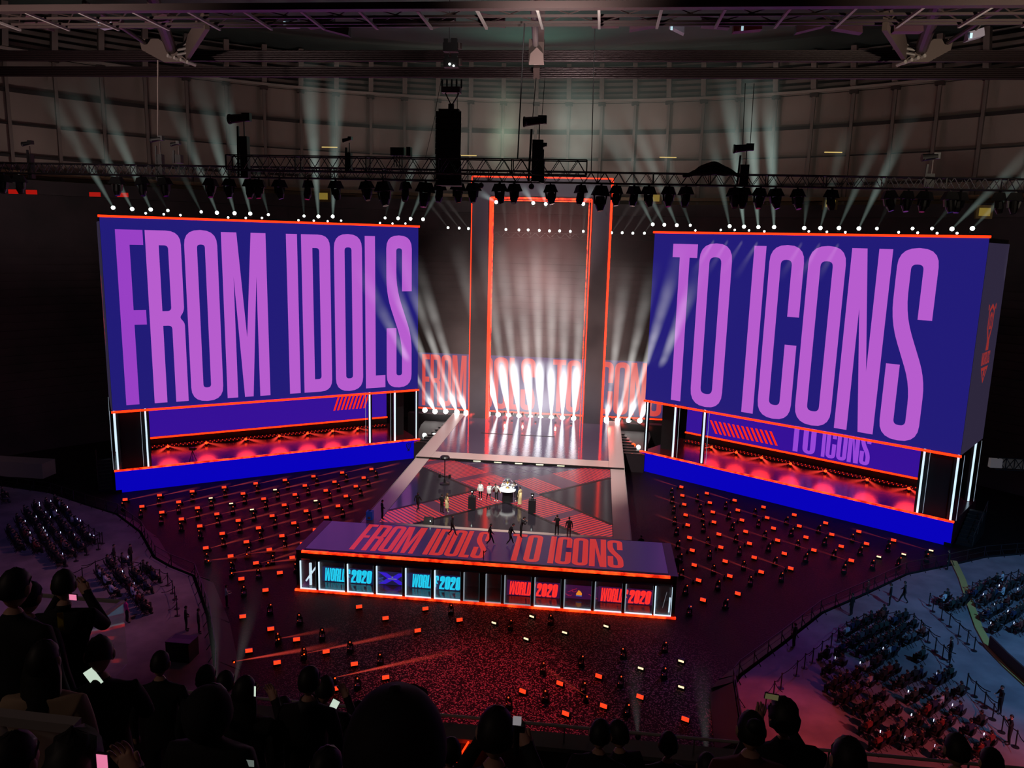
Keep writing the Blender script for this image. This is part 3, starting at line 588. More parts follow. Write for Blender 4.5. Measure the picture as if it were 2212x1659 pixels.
# ------------------------------------------------------------------ far stands, facade and roof
def ell(th, k=1.0, yc=30, ax=85, ay=95): return (ax*k*math.sin(th), yc+ay*k*math.cos(th))
def sweep(prof, th0=-1.9, th1=1.9, n=72):     # prof: list of (k, z); swept round the bowl
    mb = MB(); vs = []; m = len(prof)
    for i in range(n+1):
        th = th0+(th1-th0)*i/n
        for k, z in prof: x, y = ell(th, k); vs.append((x, y, z))
    fs = [(i*m+j, i*m+j+1, (i+1)*m+j+1, (i+1)*m+j) for i in range(n) for j in range(m-1)]
    return mb.add(vs, fs)
prof = [(.93, 0), (.93, 2.6)]
for i in range(22): prof += [(.93+.0040*(i+1), 2.6+1.0*i+.0), (.93+.0040*(i+1), 2.6+1.0*(i+1))]
prof += [(1.02, 24.6), (1.02, 31.5), (1.0, 31.5), (1.0, 33.2)]
structure(sweep(prof), 'wall_far_stand', tier_mat)
structure(sweep([(1.02, 33.0), (1.05, 33.0), (1.05, 33.9), (1.03, 33.9), (1.03, 34.4)]), 'trim_1', mat('gallery_ochre', (120, 96, 70), .7))
structure(sweep([(1.06, 33.5), (1.06, 49.0)]), 'wall_far_facade', facade)
for i, (z, h) in enumerate(((36.2, .35), (40.2, .16), (44.2, .45))): structure(sweep([(1.052, z), (1.056, z), (1.056, z+h), (1.052, z+h), (1.052, z)]), 'trim_%d' % (i+2), facade_dark)
structure(sweep([(1.055, 49.0), (1.04, 49.0), (1.04, 49.35), (1.055, 49.35)]), 'trim_5', mat('facade_ledge', (168, 154, 146), .6))
for i in range(5): structure(sweep([(1.05, 49.8+i*.85), (1.056, 49.8+i*.85), (1.056, 50.2+i*.85), (1.05, 50.25+i*.85), (1.05, 49.8+i*.85)]), 'trim_%d' % (6+i), mat('louvre_grey', (120, 108, 102), .7))
structure(sweep([(1.07, 49.0), (1.07, 54.5)]), 'wall_far_louvres', facade_dark)
structure(sweep([(1.04, 54.2), (1.08, 54.6)]), 'trim_11', pale_steel)
structure(sweep([(1.09, 54.6), (.95, 54.4), (.62, 48.0), (.30, 45.0)]), 'ceiling', ceiling_mat)
used = [False]
_mb = MB(); _mb.box(-.2, .2, -.5, 0, 33.5, 48.6)
colp = thing('facade_column', 'tall pale column on the far facade under the roof', 'column', (0, 0, 0), group='facade columns')
_mb.build('shaft', steel_dark if 0 else mat('column_grey', (124, 110, 104), .7), colp, local=True)
MB().hexa([(-.35, -1.6, 49.4), (.35, -1.6, 49.4), (.35, -.4, 49.4), (-.35, -.4, 49.4), (-.35, -3.4, 54.2), (.35, -3.4, 54.2), (.35, -2.2, 54.2), (-.35, -2.2, 54.2)]).build('bracket', MATS['column_grey'], colp, local=True)
MB().box(-.55, .55, -.9, 0, 48.5, 48.9).build('capital', steel_dark, colp, local=True)
for i in range(-15, 16):
    th = i*.0585+.02; x, y = ell(th, 1.052); place(colp, used, (x, y, 0), (0, 0, -th), 'tall pale facade column high above the far stand')
for k, (px, py) in enumerate(((712, 318), (1800, 329), (1443, 340), (1012, 336))):
    p = aty(px, py, 118); o = MB().cbox(p, 2.4, .15, .12).build('strip_lamp', mat('yellow_lamp', (120, 100, 50), .5, emit=(215, 185, 110), es=.9))
    tag(o, ['thin yellow lamp on the facade above the left screen', 'thin yellow lamp on the facade above the right screen', 'faint thin lamp on the facade right of the portal', 'faint thin lamp on the facade by the line array'][k], 'lamp')
for k, px in enumerate((700, 1250, 1415, 1793, 2125)):
    p = aty(px, (424, 425, 428, 440, 458)[k], (108, 112, 112, 106, 96)[k]); t = thing('gallery_door', ['lit yellow gallery opening above the left screen', 'lit yellow gallery opening behind the portal top', 'lit yellow gallery opening right of the portal', 'lit yellow gallery opening above the right screen', 'lit yellow gallery opening above the outer right corner'][k], 'doorway', p)
    MB().cbox(p, 1.8, .4, 1.5).build('frame', mat('ochre_frame', (96, 78, 40), .7), t); MB().cbox(p-Vector((0, .25, 0)), 1.2, .06, .9).build('opening', mat('ochre_light', (120, 100, 40), .5, emit=(132, 112, 44), es=.7), t)
for k, (px, py) in enumerate(((30, 414), (68, 415), (205, 420), (265, 421))):
    p = aty(px, py, 88); tag(MB().cbox(p, 1.3, .2, .5).build('exit_lamp', mat('faint_red_lamp', (60, 5, 5), .5, emit=(200, 24, 14), es=.55 if k < 2 else .12)), ['red lamp strip at the far left gallery edge', 'brighter red lamp strip beside it on the far left gallery', 'dim red patch on the gallery above the left screen corner', 'dim red patch further along the gallery above the left screen'][k], 'lamp')

# ------------------------------------------------------------------ roof gantry near the camera
def lateral(px_y, Y, x0=-48, x1=62): 
    p = aty(1106, px_y, Y); return (x0, Y, p.z), (x1, Y, p.z)
for k, (py, Y) in enumerate(((120, 57.0), (156, 60.0))):
    a, b = lateral(py, Y)
    t = thing('pipe_bundle', ['upper bundle of long dark roof cables crossing the whole hall', 'lower bundle of long dark roof cables crossing the whole hall'][k], 'cable', ((a[0]+b[0])/2, Y, a[2]))
    for i in range(6):
        for j in (0, 1):
            z = a[2]+.30-i*.125; MB().tube((a[0], Y+j*.2, z), (b[0], Y+j*.2, z), .058, n=8).build('cable', mat('cable_dark', (52, 38, 40), .4, .3), t)
catz = aty(1106, 13, 42).z
t = thing('roof_gantry', 'long steel lighting gantry along the top of the picture', 'gantry', (0, 44, catz))
yb = 42.0; yfar = 45.6
mb = MB()
for Y, w_ in ((yb, .5), ((yb+yfar)/2, .1), (yfar-.6, .07), (yfar, .1)): mb.bar((-44, Y, catz), (56, Y, catz), w_ if Y == yb else w_*1.3, .34 if Y == yb else .12)
mb.build('rails', steel_dark, t)
for i in range(-13, 18):
    x = i*3.12+1.0; MB().bar((x, yb+.2, catz-.12), (x, yfar+.15, catz-.12), .14, .12).build('cross_bar', pale_steel, t)
mb = MB()
for i in range(-13, 17):
    x = i*3.12+1.0; mb.bar((x, yb, catz+.1), (x+3.12, yfar, catz+.1), .05); mb.bar((x+3.12, yb, catz+.1), (x, yfar, catz+.1), .05)
mb.build('bracing', steel_dark, t)
mb = MB()
for Y in (36.5, 38.5, 40.3): mb.bar((-44, Y, catz+.5), (56, Y, catz+.5), .3, .4)
for i in range(-10, 14): mb.bar((i*4.1, 36.5, catz+.5), (i*4.1+1.5, 40.3, catz+.5), .12)
mb.build('upper_beams', steel_dark, t)
def plates(px, sgn, lab):
    t = thing('strut_node', lab, 'roof joint', aty(px, 120, 54))
    P = lambda x, y, Y: aty(px+sgn*(x), y, Y)
    MB().tube(P(-55, -40, 42), P(0, 112, 55), .38, n=12).build('main_strut', steel_dark, t)
    MB().tube(P(-190, 5, 44), P(-60, 92, 54), .14, n=8).build('thin_strut', steel_dark, t)
    p1, p2 = P(75, 38, 45), P(30, 112, 55); MB().bar(p1, p2, .25, 1.25).build('flat_strut', mat('plate_brown', (96, 80, 74), .6), t)
    mb = MB(); q = [P(-72, 84, 54.2), P(-30, 84, 54.2), P(10, 112, 54.2), P(38, 134, 54.2), P(-18, 134, 54.2), P(-66, 108, 54.2)]
    k = len(q); mb.add(q+[v+Vector((0, .3, 0)) for v in q], [tuple(range(k)), tuple(range(2*k-1, k-1, -1))]+[(i, (i+1) % k, k+(i+1) % k, k+i) for i in range(k)])
    mb.build('gusset_plate', mat('plate_brown', (96, 80, 74), .6), t)
    mb = MB(); [mb.tube(P(-10+i*14, 120+i*4.5, 54), P(8+i*14, 127+i*4.5, 54.6), .12, n=8) for i in range(4)]; mb.build('clamp_row', pale_steel, t)
    mb = MB(); [mb.tube(P(12, 98+i*10, 54), P(44, 92+i*10, 54), .1, n=8) for i in range(3)]; mb.build('pins', steel, t)
plates(372, 1, 'big pinned roof joint with struts, left of the hall centre')
plates(1988, -1, 'big pinned roof joint with struts, right of the hall centre')
p = aty(1158, 120, 54); t = thing('hanger_node', 'central hanging steel strut with clamp where the roof cables cross', 'roof joint', p)
MB().tube(aty(1151, -30, 42), aty(1157, 95, 54), .2, n=12).build('round_strut', steel, t)
MB().bar(aty(1168, -30, 43), aty(1166, 95, 55.5), .55, .3).build('flat_strut', steel_dark, t)
MB().cbox(aty(1159, 112, 54.5), 1.0, .5, 1.5).build('clamp_box', mat('plate_brown', (96, 80, 74), .6), t)
mb = MB(); c_ = aty(1159, 128, 54); mb.prism([(c_.x-.5, c_.z-.3), (c_.x+.5, c_.z-.3), (c_.x+.42, c_.z+.35), (c_.x, c_.z+.75), (c_.x-.42, c_.z+.35)], 54.0, 54.25, lambda a, b, z: (a, z, b)); mb.build('clamp_plate', mat('plate_light', (150, 128, 122), .5), t)
MB().bar(aty(1159, 142, 58), aty(1159, 166, 59), .45, .4).build('lower_clamp', mat('plate_brown', (96, 80, 74), .6), t)
# fixtures hanging under the gantry
fx = [(85, 50, 'p', 'plain'), (238, 50, 'p', 'plain'), (232, 52, 'w', 'pale'), (342, 44, 'p', 'yellow'), (572, 42, 'b', 'brown'), (630, 50, 'w', 'white'), (694, 47, 'p', 'pink'), (728, 62, 'b', 'brown'), (835, 46, 'p', 'rose'), (890, 46, 'p', 'rose'), (955, 44, 'b', 'brown'), (1062, 43, 'p', 'rose'), (1308, 48, 'p', 'magenta'), (1390, 52, 'p', 'violet'), (1462, 58, 'w', 'blue'), (1545, 50, 'p', 'violet'), (1614, 58, 'r', 'red'), (1750, 55, 'p', 'blue'), (1830, 58, 'p', 'grey'), (1960, 60, 'p', 'plain'), (2105, 75, 'w', 'pale')]
tint = dict(p=(92, 62, 74), w=(170, 165, 185), b=(84, 68, 62), r=(120, 34, 32))
for k, (px, py, c, nm) in enumerate(fx):
    p = aty(px, py, 46.3); cn = {'p': 'rosy', 'w': 'pale', 'b': 'brown', 'r': 'red'}[c]; wh = 'left of the left roof joint' if px < 330 else ('between the left and central roof joints' if px < 1160 else ('between the central and right roof joints' if px < 1940 else 'right of the right roof joint')); t = thing('panel_lamp', '%s flat lamp panel under the gantry, %s' % (cn, wh), 'stage light', p, group='%s lamp panels %s' % (cn, wh))
    w_, h_ = (1.5, .5) if c != 'w' else (.8, .45); tl = ((k*37) % 7-3)*.12
    mb = MB(); mb.hexa([(p.x-w_/2, p.y-.3, p.z-h_/2-tl*.5), (p.x+w_/2, p.y-.3, p.z-h_/2+tl*.5), (p.x+w_/2, p.y+.3, p.z-h_/2+tl*.5), (p.x-w_/2, p.y+.3, p.z-h_/2-tl*.5), (p.x-w_/2, p.y-.1, p.z+h_/2-tl*.5), (p.x+w_/2, p.y-.1, p.z+h_/2+tl*.5), (p.x+w_/2, p.y+.2, p.z+h_/2+tl*.5), (p.x-w_/2, p.y+.2, p.z+h_/2-tl*.5)])
    mb.build('panel', mat('lamp_panel_'+c, tint[c], .5), t); MB().bar(p+Vector((0, 0, h_/2-.05)), Vector((p.x, 45.7, catz)), .08).build('arm', steel_dark, t)
    if c in 'wr': MB().cbox(p+Vector((-.3, -.34, -h_/2+.1)), .12, .05, .25).build('lens', mat('cool_glint', (180, 220, 230), .4, emit=(180, 215, 225), es=.8), t)

# ------------------------------------------------------------------ flown trusses
def truss(name, label, x0, x1, Y, zt, zb, dep, bay, m=black):
    t = thing(name, label, 'truss', ((x0+x1)/2, Y, zb)); mb = MB()
    for y in (Y, Y+dep):
        for z in (zt, zb): mb.tube((x0, y, z), (x1, y, z), .035, n=6)
    mb.build('chords', m, t); mb = MB(); n = max(1, round((x1-x0)/bay)); dx = (x1-x0)/n
    for i in range(n):
        a, b = x0+i*dx, x0+(i+1)*dx
        for y in (Y, Y+dep):
            mb.bar((a, y, zb), ((a+b)/2, y, zt), .035); mb.bar(((a+b)/2, y, zt), (b, y, zb), .035)
        if i % 4 == 0:
            mb.bar((a, Y, zb), (a, Y, zt), .05); mb.bar((a, Y+dep, zb), (a, Y+dep, zt), .05); mb.bar((a, Y, zt), (a, Y+dep, zt), .04)
    for x in (x0, x1): mb.bar((x, Y, zb), (x, Y, zt), .06)
    mb.build('bracing', m, t); return t
za, zb_ = aty(880, 340, 40).z, aty(880, 372, 40).z
truss('lighting_truss', 'short black truss hanging in front of the portal top', aty(488, 350, 40).x, aty(1268, 350, 40).x, 40, za, zb_, .75, .95)
zc, zd = aty(1450, 374, 47).z, aty(1450, 398, 47).z
truss('lighting_truss', 'very long black truss carrying the row of hanging moving lights', aty(0, 390, 47).x-4, aty(2212, 390, 47).x+4, 47, zc, zd, .7, .8)
# cable swags on the truss
for px, hw, top, lab in ((1540, 55, 352, 'bundle of black cables heaped over the long truss'),):
    mb = MB()
    for j in range(8):
        q = 1-j*.12; pts = [aty(px-hw*(1+.03*j)+i*hw*(1+.03*j)/6+3*math.sin(j*2.1), 380-(380-top)*q*math.sin(math.pi*i/12) ** 1.3+1.2*math.sin(i*1.7+j), 47.2+.05*(j % 3)) for i in range(13)]
        for i in range(12): mb.tube(pts[i], pts[i+1], .085, n=6)
    tag(mb.build('cable_bundle', black), lab, 'cable')
# hanging moving lights: local z=0 is the clamp
def moving_light(name, big=False):
    t = thing(name, 'black moving light in a rain cover', 'stage light', (0, 0, 0)); k = 1.25 if big else 1
    MB().box(-.05*k, .05*k, -.05, .05, -.14, 0).build('clamp', housing, t, local=True)
    mb = MB(); mb.hexa([(-.42*k, -.3*k, -.56*k), (.42*k, -.3*k, -.56*k), (.42*k, .3*k, -.56*k), (-.42*k, .3*k, -.56*k), (-.24*k, -.2*k, -.12), (.24*k, -.2*k, -.12), (.24*k, .2*k, -.12), (-.24*k, .2*k, -.12)]); mb.build('cover', soft_black, t, local=True)
    mb = MB(); mb.bar((-.3*k, 0, -.5*k), (-.24*k, 0, -.95*k), .09, .2); mb.bar((.3*k, 0, -.5*k), (.24*k, 0, -.95*k), .09, .2); mb.bar((-.34*k, 0, -.52*k), (.34*k, 0, -.52*k), .09, .09); mb.build('yoke', housing, t, local=True)
    h = MB(); h.tube((0, 0, -.6*k), (.03, -.06, -1.0*k), .21*k, .24*k, 12); h.tube((.03, -.06, -1.0*k), (.06, -.1, -1.24*k), .24*k, .15*k, 12); h = h.build('head', housing, t, local=True)
    l_ = MB().tube((.058, -.098, -1.235*k), (.064, -.103, -1.26*k), .15*k, n=12).build('lens', lens_off, h, local=True)
    return t
protoS = moving_light('moving_light'); protoB = moving_light('moving_light', True); uS, uB = [False], [False]
hang = [8, 42, 253, 305, 354, 456, 496, 540, 560, 604, 665, 725, 790, -828, 875, -920, 950, 991, 1022, 1079, 1111, 1189, 1255, -1299, 1332, 1370, 1402, 1446, 1482, 1587, 1607, 1644, 1675, 1723, 1798, 1921, 1963, 2002, 2054, 2076, 2160, 2195]
for i, px in enumerate(hang):
    big = px < 0; px = abs(px); p = aty(px, 401+.0155*(px-1106)*.9, 47.35); rz = random.uniform(-1.2, 1.2)
    where = 'above the left screen' if px < 915 else ('in front of the red portal' if px < 1330 else ('above the right screen' if px < 2130 else 'at the far right end'))
    place(protoB if big else protoS, uB if big else uS, (p.x, p.y, zd), (random.uniform(-.05, .05), random.uniform(-.12, .12), rz), '%sblack moving light hanging from the long truss %s' % ('bulky ' if big else '', where), 'moving lights on the long truss, '+where)
for px, py in ((1148, 403), (1039, 401)):
    p = aty(px, py, 46.8); t = thing('camera_ball', 'small round black dome camera under the long truss, %s' % ('right of centre' if px > 1100 else 'left of the portal'), 'camera', p); MB().ball(p, .17).build('dome', housing, t); MB().bar(p, (p.x, p.y+.2, zd), .05).build('stem', housing, t)
# line array
p = aty(968, 320, 43); t = thing('line_array', 'tall hanging black line array of loudspeaker cabinets', 'loudspeaker', p)
zt, zb2 = aty(968, 240, 43).z, aty(968, 402, 43).z
nC = 12; tilt = [0, 0, 0, .0, .03, .06, .1, .14, .19, .25, .32, .4]
for i in range(nC):
    z1_ = zt-(zt-zb2)*i/nC; z0_ = zt-(zt-zb2)*(i+1)/nC+.02; off = -tilt[i]*.55; w_ = .70
    dx = (.0 if i < 7 else .02*(i-6))
    c = MB().hexa([(p.x-w_+dx, 43+off-.03, z0_), (p.x+w_+dx, 43+off-.03, z0_), (p.x+w_*.8+dx, 43.7, z0_), (p.x-w_*.8+dx, 43.7, z0_), (p.x-w_+dx, 43+off, z1_), (p.x+w_+dx, 43+off, z1_), (p.x+w_*.8+dx, 43.7, z1_), (p.x-w_*.8+dx, 43.7, z1_)]).build('cabinet', mat('cabinet_black', (30, 20, 23), .6), t)
MB().box(p.x-.55, p.x+.55, 43, 43.6, zt+.02, zt+.12).build('rigging_frame', steel_dark, t)
p2 = aty(975, 195, 43); t = thing('chain_hoist', 'electric chain hoist and bracket above the line array', 'hoist', p2)
MB().cbox(p2, 1.0, .5, .3).build('bracket', steel, t); mb = MB()
for i in range(5): mb.bar(p2+Vector((-.5+i*.26, 0, .1)), p2+Vector((-.5+i*.26, 0, .55)), .08)
mb.build('hook_row', black, t)
mb = MB(); mb.bar(p2+Vector((-.35, 0, -.1)), p2+Vector((.0, 0, -.75)), .06); mb.bar(p2+Vector((.45, 0, -.1)), p2+Vector((.05, 0, -.75)), .06); mb.build('bridle', steel, t)
MB().tube(p2+Vector((0, 0, -.7)), p2+Vector((0, 0, -1.1)), .16, n=10).build('motor', black, t)
mb = MB(); [mb.tube(p2+Vector((dx, 0, -1.0)), (p.x+dx*.8, 43.2, zt+.1), .02, n=5) for dx in (-.05, .2, .45)]; mb.build('chains', black, t)
for k, (px, py) in enumerate(((974, 103), (975, 137))):
    q = aty(px, py, 50); t = thing('winch_box', ['black winch unit between the gantry and the upper roof cables', 'black winch unit with two small white lamps between the roof cables'][k], 'winch', q)
    mb = MB(); mb.cbox(q, .9, .5, .5); mb.cbox(q+Vector((-.3, 0, .35)), .25, .3, .3); mb.cbox(q+Vector((.2, 0, .38)), .35, .3, .3); mb.build('body', black, t)
    MB().tube(q+Vector((.5, 0, -.1)), q+Vector((.5, 0, .25)), .18, n=12).build('drum', steel_dark, t)
    MB().tube(q+Vector((-.1, 0, .5)), q+Vector((-.1, 0, 3.6 if k == 0 else 1.4)), .02, n=5).build('chain', black, t)
    if k: MB().ball(q+Vector((-.05, -.3, -.1)), .07).build('lamp', lens_white, t); MB().ball(q+Vector((.2, -.3, -.2)), .06).build('lamp', lens_white, t)
# towers with follow spots
def tower(px, ytop, ybot, w, head, label, Y=44, leg2=False):
    a = aty(px, ytop, Y); b = aty(px, ybot, Y); t = thing('followspot_tower', label, 'stage light', (a.x, Y, b.z))
    MB().box(a.x-w*.3, a.x+w*.7, Y, Y+.35, b.z, a.z-.75 if head > .4 else a.z-.5).build('cable_cover', black, t)
    MB().bar((a.x-w*.55, Y, b.z), (a.x-w*.4, Y, a.z-.25), .1).build('pole', black, t)
    MB().bar((a.x+w*.3, Y+.1, a.z-.8), (a.x+w*.3, Y+.1, a.z), .05).build('strap', steel_dark, t)
    h = MB(); h.tube(a+Vector((-head, 0, .1)), a+Vector((head*.6, 0, .2)), head*.38, head*.3, 12); h.tube(a+Vector((-head*1.05, 0, .1)), a+Vector((-head*.9, 0, .1)), head*.42, n=12); h.cbox(a+Vector((head*.5, .05, .22)), head*.7, .3, head*.65); h.build('lamp_head', housing, t)
    MB().ball(a+Vector((-head*.8, -head*.32, .02)), head*.13).build('lens', lens_off, t)
tower(520, 262, 384, .42, .62, 'black tower with a lamp on top standing on the left end of the short truss', 41)
tower(1158, 268, 392, .55, .62, 'black tower with a big spotlight head in front of the portal', 41)
tower(1172, 322, 395, .16, .25, 'small thin black lamp stand right beside the big spotlight tower', 41)
tower(751, 308, 370, .2, .25, 'small black lamp stand on the short truss above the left screen', 41)
tower(1608, 326, 400, .5, .6, 'black lamp tower on the long truss above the right screen', 47.5)
tower(2012, 345, 405, .42, .5, 'black lamp tower on the long truss near the outer right screen corner', 47.5)
tower(340, 306, 390, .3, .42, 'dim black lamp tower on the long truss above the left screen', 47.5)
tower(380, 316, 352, .38, .3, 'short black lamp tower with a reddish lamp above the left screen', 47.5)
tower(60, 315, 385, .15, .35, 'thin black lamp tower at the far left end of the long truss', 47.5)
p = aty(868, 328, 40.3); t = thing('control_box', 'pair of small black boxes on top of the short truss', 'box', p)
MB().cbox(p+Vector((-.2, 0, 0)), .7, .4, .4).build('box', black, t); MB().cbox(p+Vector((.36, .1, .02)), .22, .4, .44).build('side_box', black, t); mb = MB(); [mb.bar(p+Vector((-.4+i*.14, 0, -.2)), p+Vector((-.4+i*.14, 0, -.75)), .04) for i in range(4)]; mb.build('straps', steel_dark, t)
# hanging cables
for k, (a, b, Y, r) in enumerate((((1133, 50), (1118, 345), 44, .035), ((1158, 168), (1150, 262), 41, .02), ((1177, 168), (1170, 262), 41, .015), ((1285, 55), (1277, 375), 47, .025), ((1610, 180), (1604, 320), 47.5, .02), ((1629, 180), (1620, 320), 47.5, .02), ((953, 175), (940, 240), 43, .015), ((988, 190), (988, 240), 43, .015), ((341, 130), (341, 300), 47.5, .05), ((940, 250), (918, 345), 42, .012))):
    tag(MB().tube(aty(*a, Y), aty(*b, Y), r, n=6).build('hanging_cable', black if k != 8 else mat('column_grey', (142, 126, 118), .7)), ['thick black cable left of the central tower', 'thin cable down to the central spotlight tower, left of its pair', 'thin cable down to the central spotlight tower, right of its pair', 'thin black cable dropping to the portal top corner', 'thin cable left of a pair above the right-hand lamp tower', 'thin cable right of a pair above the right-hand lamp tower', 'thin slanting cable left of the chain hoist', 'thin cable right of the chain hoist', 'pale vertical hanger pole above the left lamp towers', 'thin slanting guy wire left of the line array'][k], 'cable')

# ------------------------------------------------------------------ up-lights with beams
LAST = [None]
def uplight(px, py, P, size, tgt, r, st, label, group, color=(.74, 1, .9), lens=lens_white, cat='stage light'):
    t = thing('sky_spotlight', label, cat, P, group=group); P = Vector(P)
    MB().box(P.x-size*.8, P.x+size*.8, P.y-size*.5, P.y+size*.5, P.z-size*1.9, P.z-size*1.3).build('base', housing, t)
    MB().tube(P+Vector((0, .1, -size*1.3)), P+Vector((0, size*.2, 0)), size*.7, size*.9, 10).build('head', housing, t)
    MB().ball(P+Vector((0, -size*.2, size*.1)), size, n=16, m=10).build('lens', lens, t)
    LAST[0] = t
    if tgt is not None: beam(t, P, tgt, r, st, color)
def roofpt(px, py, back=3.0):          # a point over the roof of a side block, `back` metres behind its front
    s = -1 if px < 1106 else 1; f = frame(s); r = ray(px, py); p0 = Vector(f(0, back, 0)); nn = Vector(f(0, 1, 0))-Vector(f(0, 0, 0))
    return CAM+r*((p0-CAM).dot(nn)/r.dot(nn))
up = [(245, 449, -105, -180, .16), (286, 452, -100, -190, .15), (326, 453, -95, -210, .13), (363, 455, -40, -70, .03), (435, 458, -60, -120, .06), (469, 460, -75, -185, .14), (507, 461, -55, -205, .22), (541, 462, -50, -215, .22), (580, 464, -30, -110, .07),
      (657, 467, -6, -90, .05), (688, 468, -16, -240, .26), (719, 468, 6, -230, .26), (832, 471, 20, -90, .05), (860, 472, 45, -160, .16), (887, 473, 55, -130, .12), (914, 474, 75, -140, .12),
      (1410, 485, -95, -190, .15), (1435, 486, -90, -180, .14), (1462, 487, -80, -190, .17), (1491, 487, -60, -170, .1), (1576, 489, -36, -180, .12), (1607, 490, -26, -230, .32), (1638, 491, -18, -240, .34), (1672, 491, -8, -230, .32),
      (1737, 493, 6, -60, .16), (1772, 493, 40, -150, .16), (1812, 493, 66, -150, .15), (1855, 494, 84, -180, .18), (1894, 494, 30, -60, .03), (1971, 494, 0, 0, 0), (2013, 494, 60, -70, .06), (2056, 495, 150, -150, .14), (2100, 494, 150, -150, .12)]
for px, py, dx, dy, st in up:
    P = roofpt(px, py, 3.2); D0 = P.y; q = aty(px+dx*1.5, py+dy*1.5, D0-2)
    L = (q-P).length; sd = 'left' if px < 1106 else 'right'
    dirn = 'leaning left' if dx < -15 else ('leaning right' if dx > 15 else 'upright')
    uplight(px, py, P, .2 if st > .1 else .15, q if st else None, .085*L+.2, st*.62, 'small beam light on the roof of the %s screen block, %s' % (sd, 'its beam '+dirn if st else 'without a visible beam'), 'beam lights on the %s block roof, %s' % (sd, dirn if st else 'no beam'))
for px, py in ((315, 461), (354, 463), (390, 465), (493, 470), (531, 471), (566, 471), (645, 476), (678, 477), (708, 478), (737, 477), (821, 482), (848, 483), (876, 483), (1502, 498), (1557, 497), (1587, 497), (1618, 498), (1651, 500), (1747, 500), (1786, 501), (1826, 502), (1941, 502), (1982, 503), (2024, 504), (2067, 504)):
    P = roofpt(px, py, 1.0); sd = 'left' if px < 1106 else 'right'; bm_ = px in (1557, 1587, 1618, 1651, 1747, 1786, 1826)
    q = P+Vector((-3.2, -3.0, -5.0)) if bm_ else None
    uplight(px, py, P, .11, q, .6, .16, 'tiny roof edge lamp of the %s screen block%s' % (sd, ', faint beam down over the screen' if bm_ else ''), 'roof edge lamps of the %s block%s' % (sd, ' with faint beams' if bm_ else ''), (1, .85, .9))
zr = aty(1165, 498, 109.5).z
truss('lighting_truss', 'thin dark truss high behind the portal carrying a row of small lamps', -18.5, 20, 109.8, zr-.3, zr-1.0, .6, 1.4)
for px, py in ((968, 492), (992, 493), (1012, 494), (1093, 496), (1121, 497), (1141, 497), (1165, 498), (1187, 499), (1209, 499), (1232, 500), (1260, 500), (1321, 503), (1344, 503), (1367, 504), (1392, 504)):
    P = aty(px, py, 109.5); k = (px-1200)/100.
    dx = -70 if px < 1013 else (60 if px > 1320 else (px-1180)*.1); q = aty(px+dx, py-90, 108)
    wh = 'left of the portal' if px < 1030 else ('right of the portal' if px > 1300 else 'seen through the portal')
    uplight(px, py, P, .17, q, .7, .05, 'small white lamp on the rear truss %s' % wh, 'rear truss lamps '+wh, (.9, .85, .8))
for px, py, tx, ty in ((1072, 437, 1030, 412), (1152, 439, 1125, 398), (1179, 441, 1165, 395), (1260, 441, 1285, 400)):
    P = aty(px, py, 101.2); q = aty(tx*1.0, ty, 100)
    uplight(px, py, P, .22, q, .9, .35, {1072: 'white beam light at the left end of the portal lintel', 1152: 'white beam light left of the lintel middle', 1179: 'white beam light right of the lintel middle', 1260: 'white beam light at the right end of the portal lintel'}[px], None, (.8, 1, 1))
# big floor lights behind the portal
fl_ = [(918, 886, None, 0), (940, 889, (765, 560), .5), (963, 889, (815, 530), .55), (987, 890, (850, 510), .55), (1007, 892, (890, 540), .5),
       (1056, 893, None, 0), (1076, 896, (985, 520), .7), (1099, 898, (1040, 500), .75), (1121, 899, (1075, 480), .75), (1146, 902, (1120, 520), .9), (1168, 903, (1155, 470), 1.0), (1191, 903, (1192, 500), .8), (1215, 903, (1222, 560), .9), (1239, 904, (1262, 540), .95),
       (1284, 906, None, 0), (1310, 906, (1355, 560), .6), (1334, 908, (1415, 560), .6), (1358, 908, (1475, 520), .65), (1382, 909, (1520, 560), .7)]
for i, (px, py, tg, st) in enumerate(fl_):
    P = aty(px, py, 104.4)
    q = aty(tg[0], tg[1], 100.5 if 1050 < px < 1260 else 76) if tg else None; wh = 'left of the portal' if px < 1030 else ('right of the portal' if px > 1270 else 'inside the portal')
    t = 'dazzling white floor light %s%s' % (wh, ' throwing a steep beam upward' if tg else ', no beam')
    uplight(px, py, P, .34 if tg or px == 918 else .24, q, 1.6 if 1050 < px < 1260 else 1.15, st*(.34 if 1050 < px < 1260 else .5), t, 'floor lights '+wh+('' if tg else ' without a beam'), (1, .97, .93), lens_hot)
    if tg: beam(LAST[0], P, P+(q-P).normalized()*(8.5 if 1050 < px < 1260 else 6), 1.15 if 1050 < px < 1260 else .9, st*7.5 if 1050 < px < 1260 else st*4.5, (.94, .98, 1))
t = thing('ground_stand', 'low black stand carrying the row of dazzling floor lights', 'stand', (0, 104.6, 0))
MB().box(-18, 19, 104.2, 105.4, 0, 3.15).build('platform', black, t)
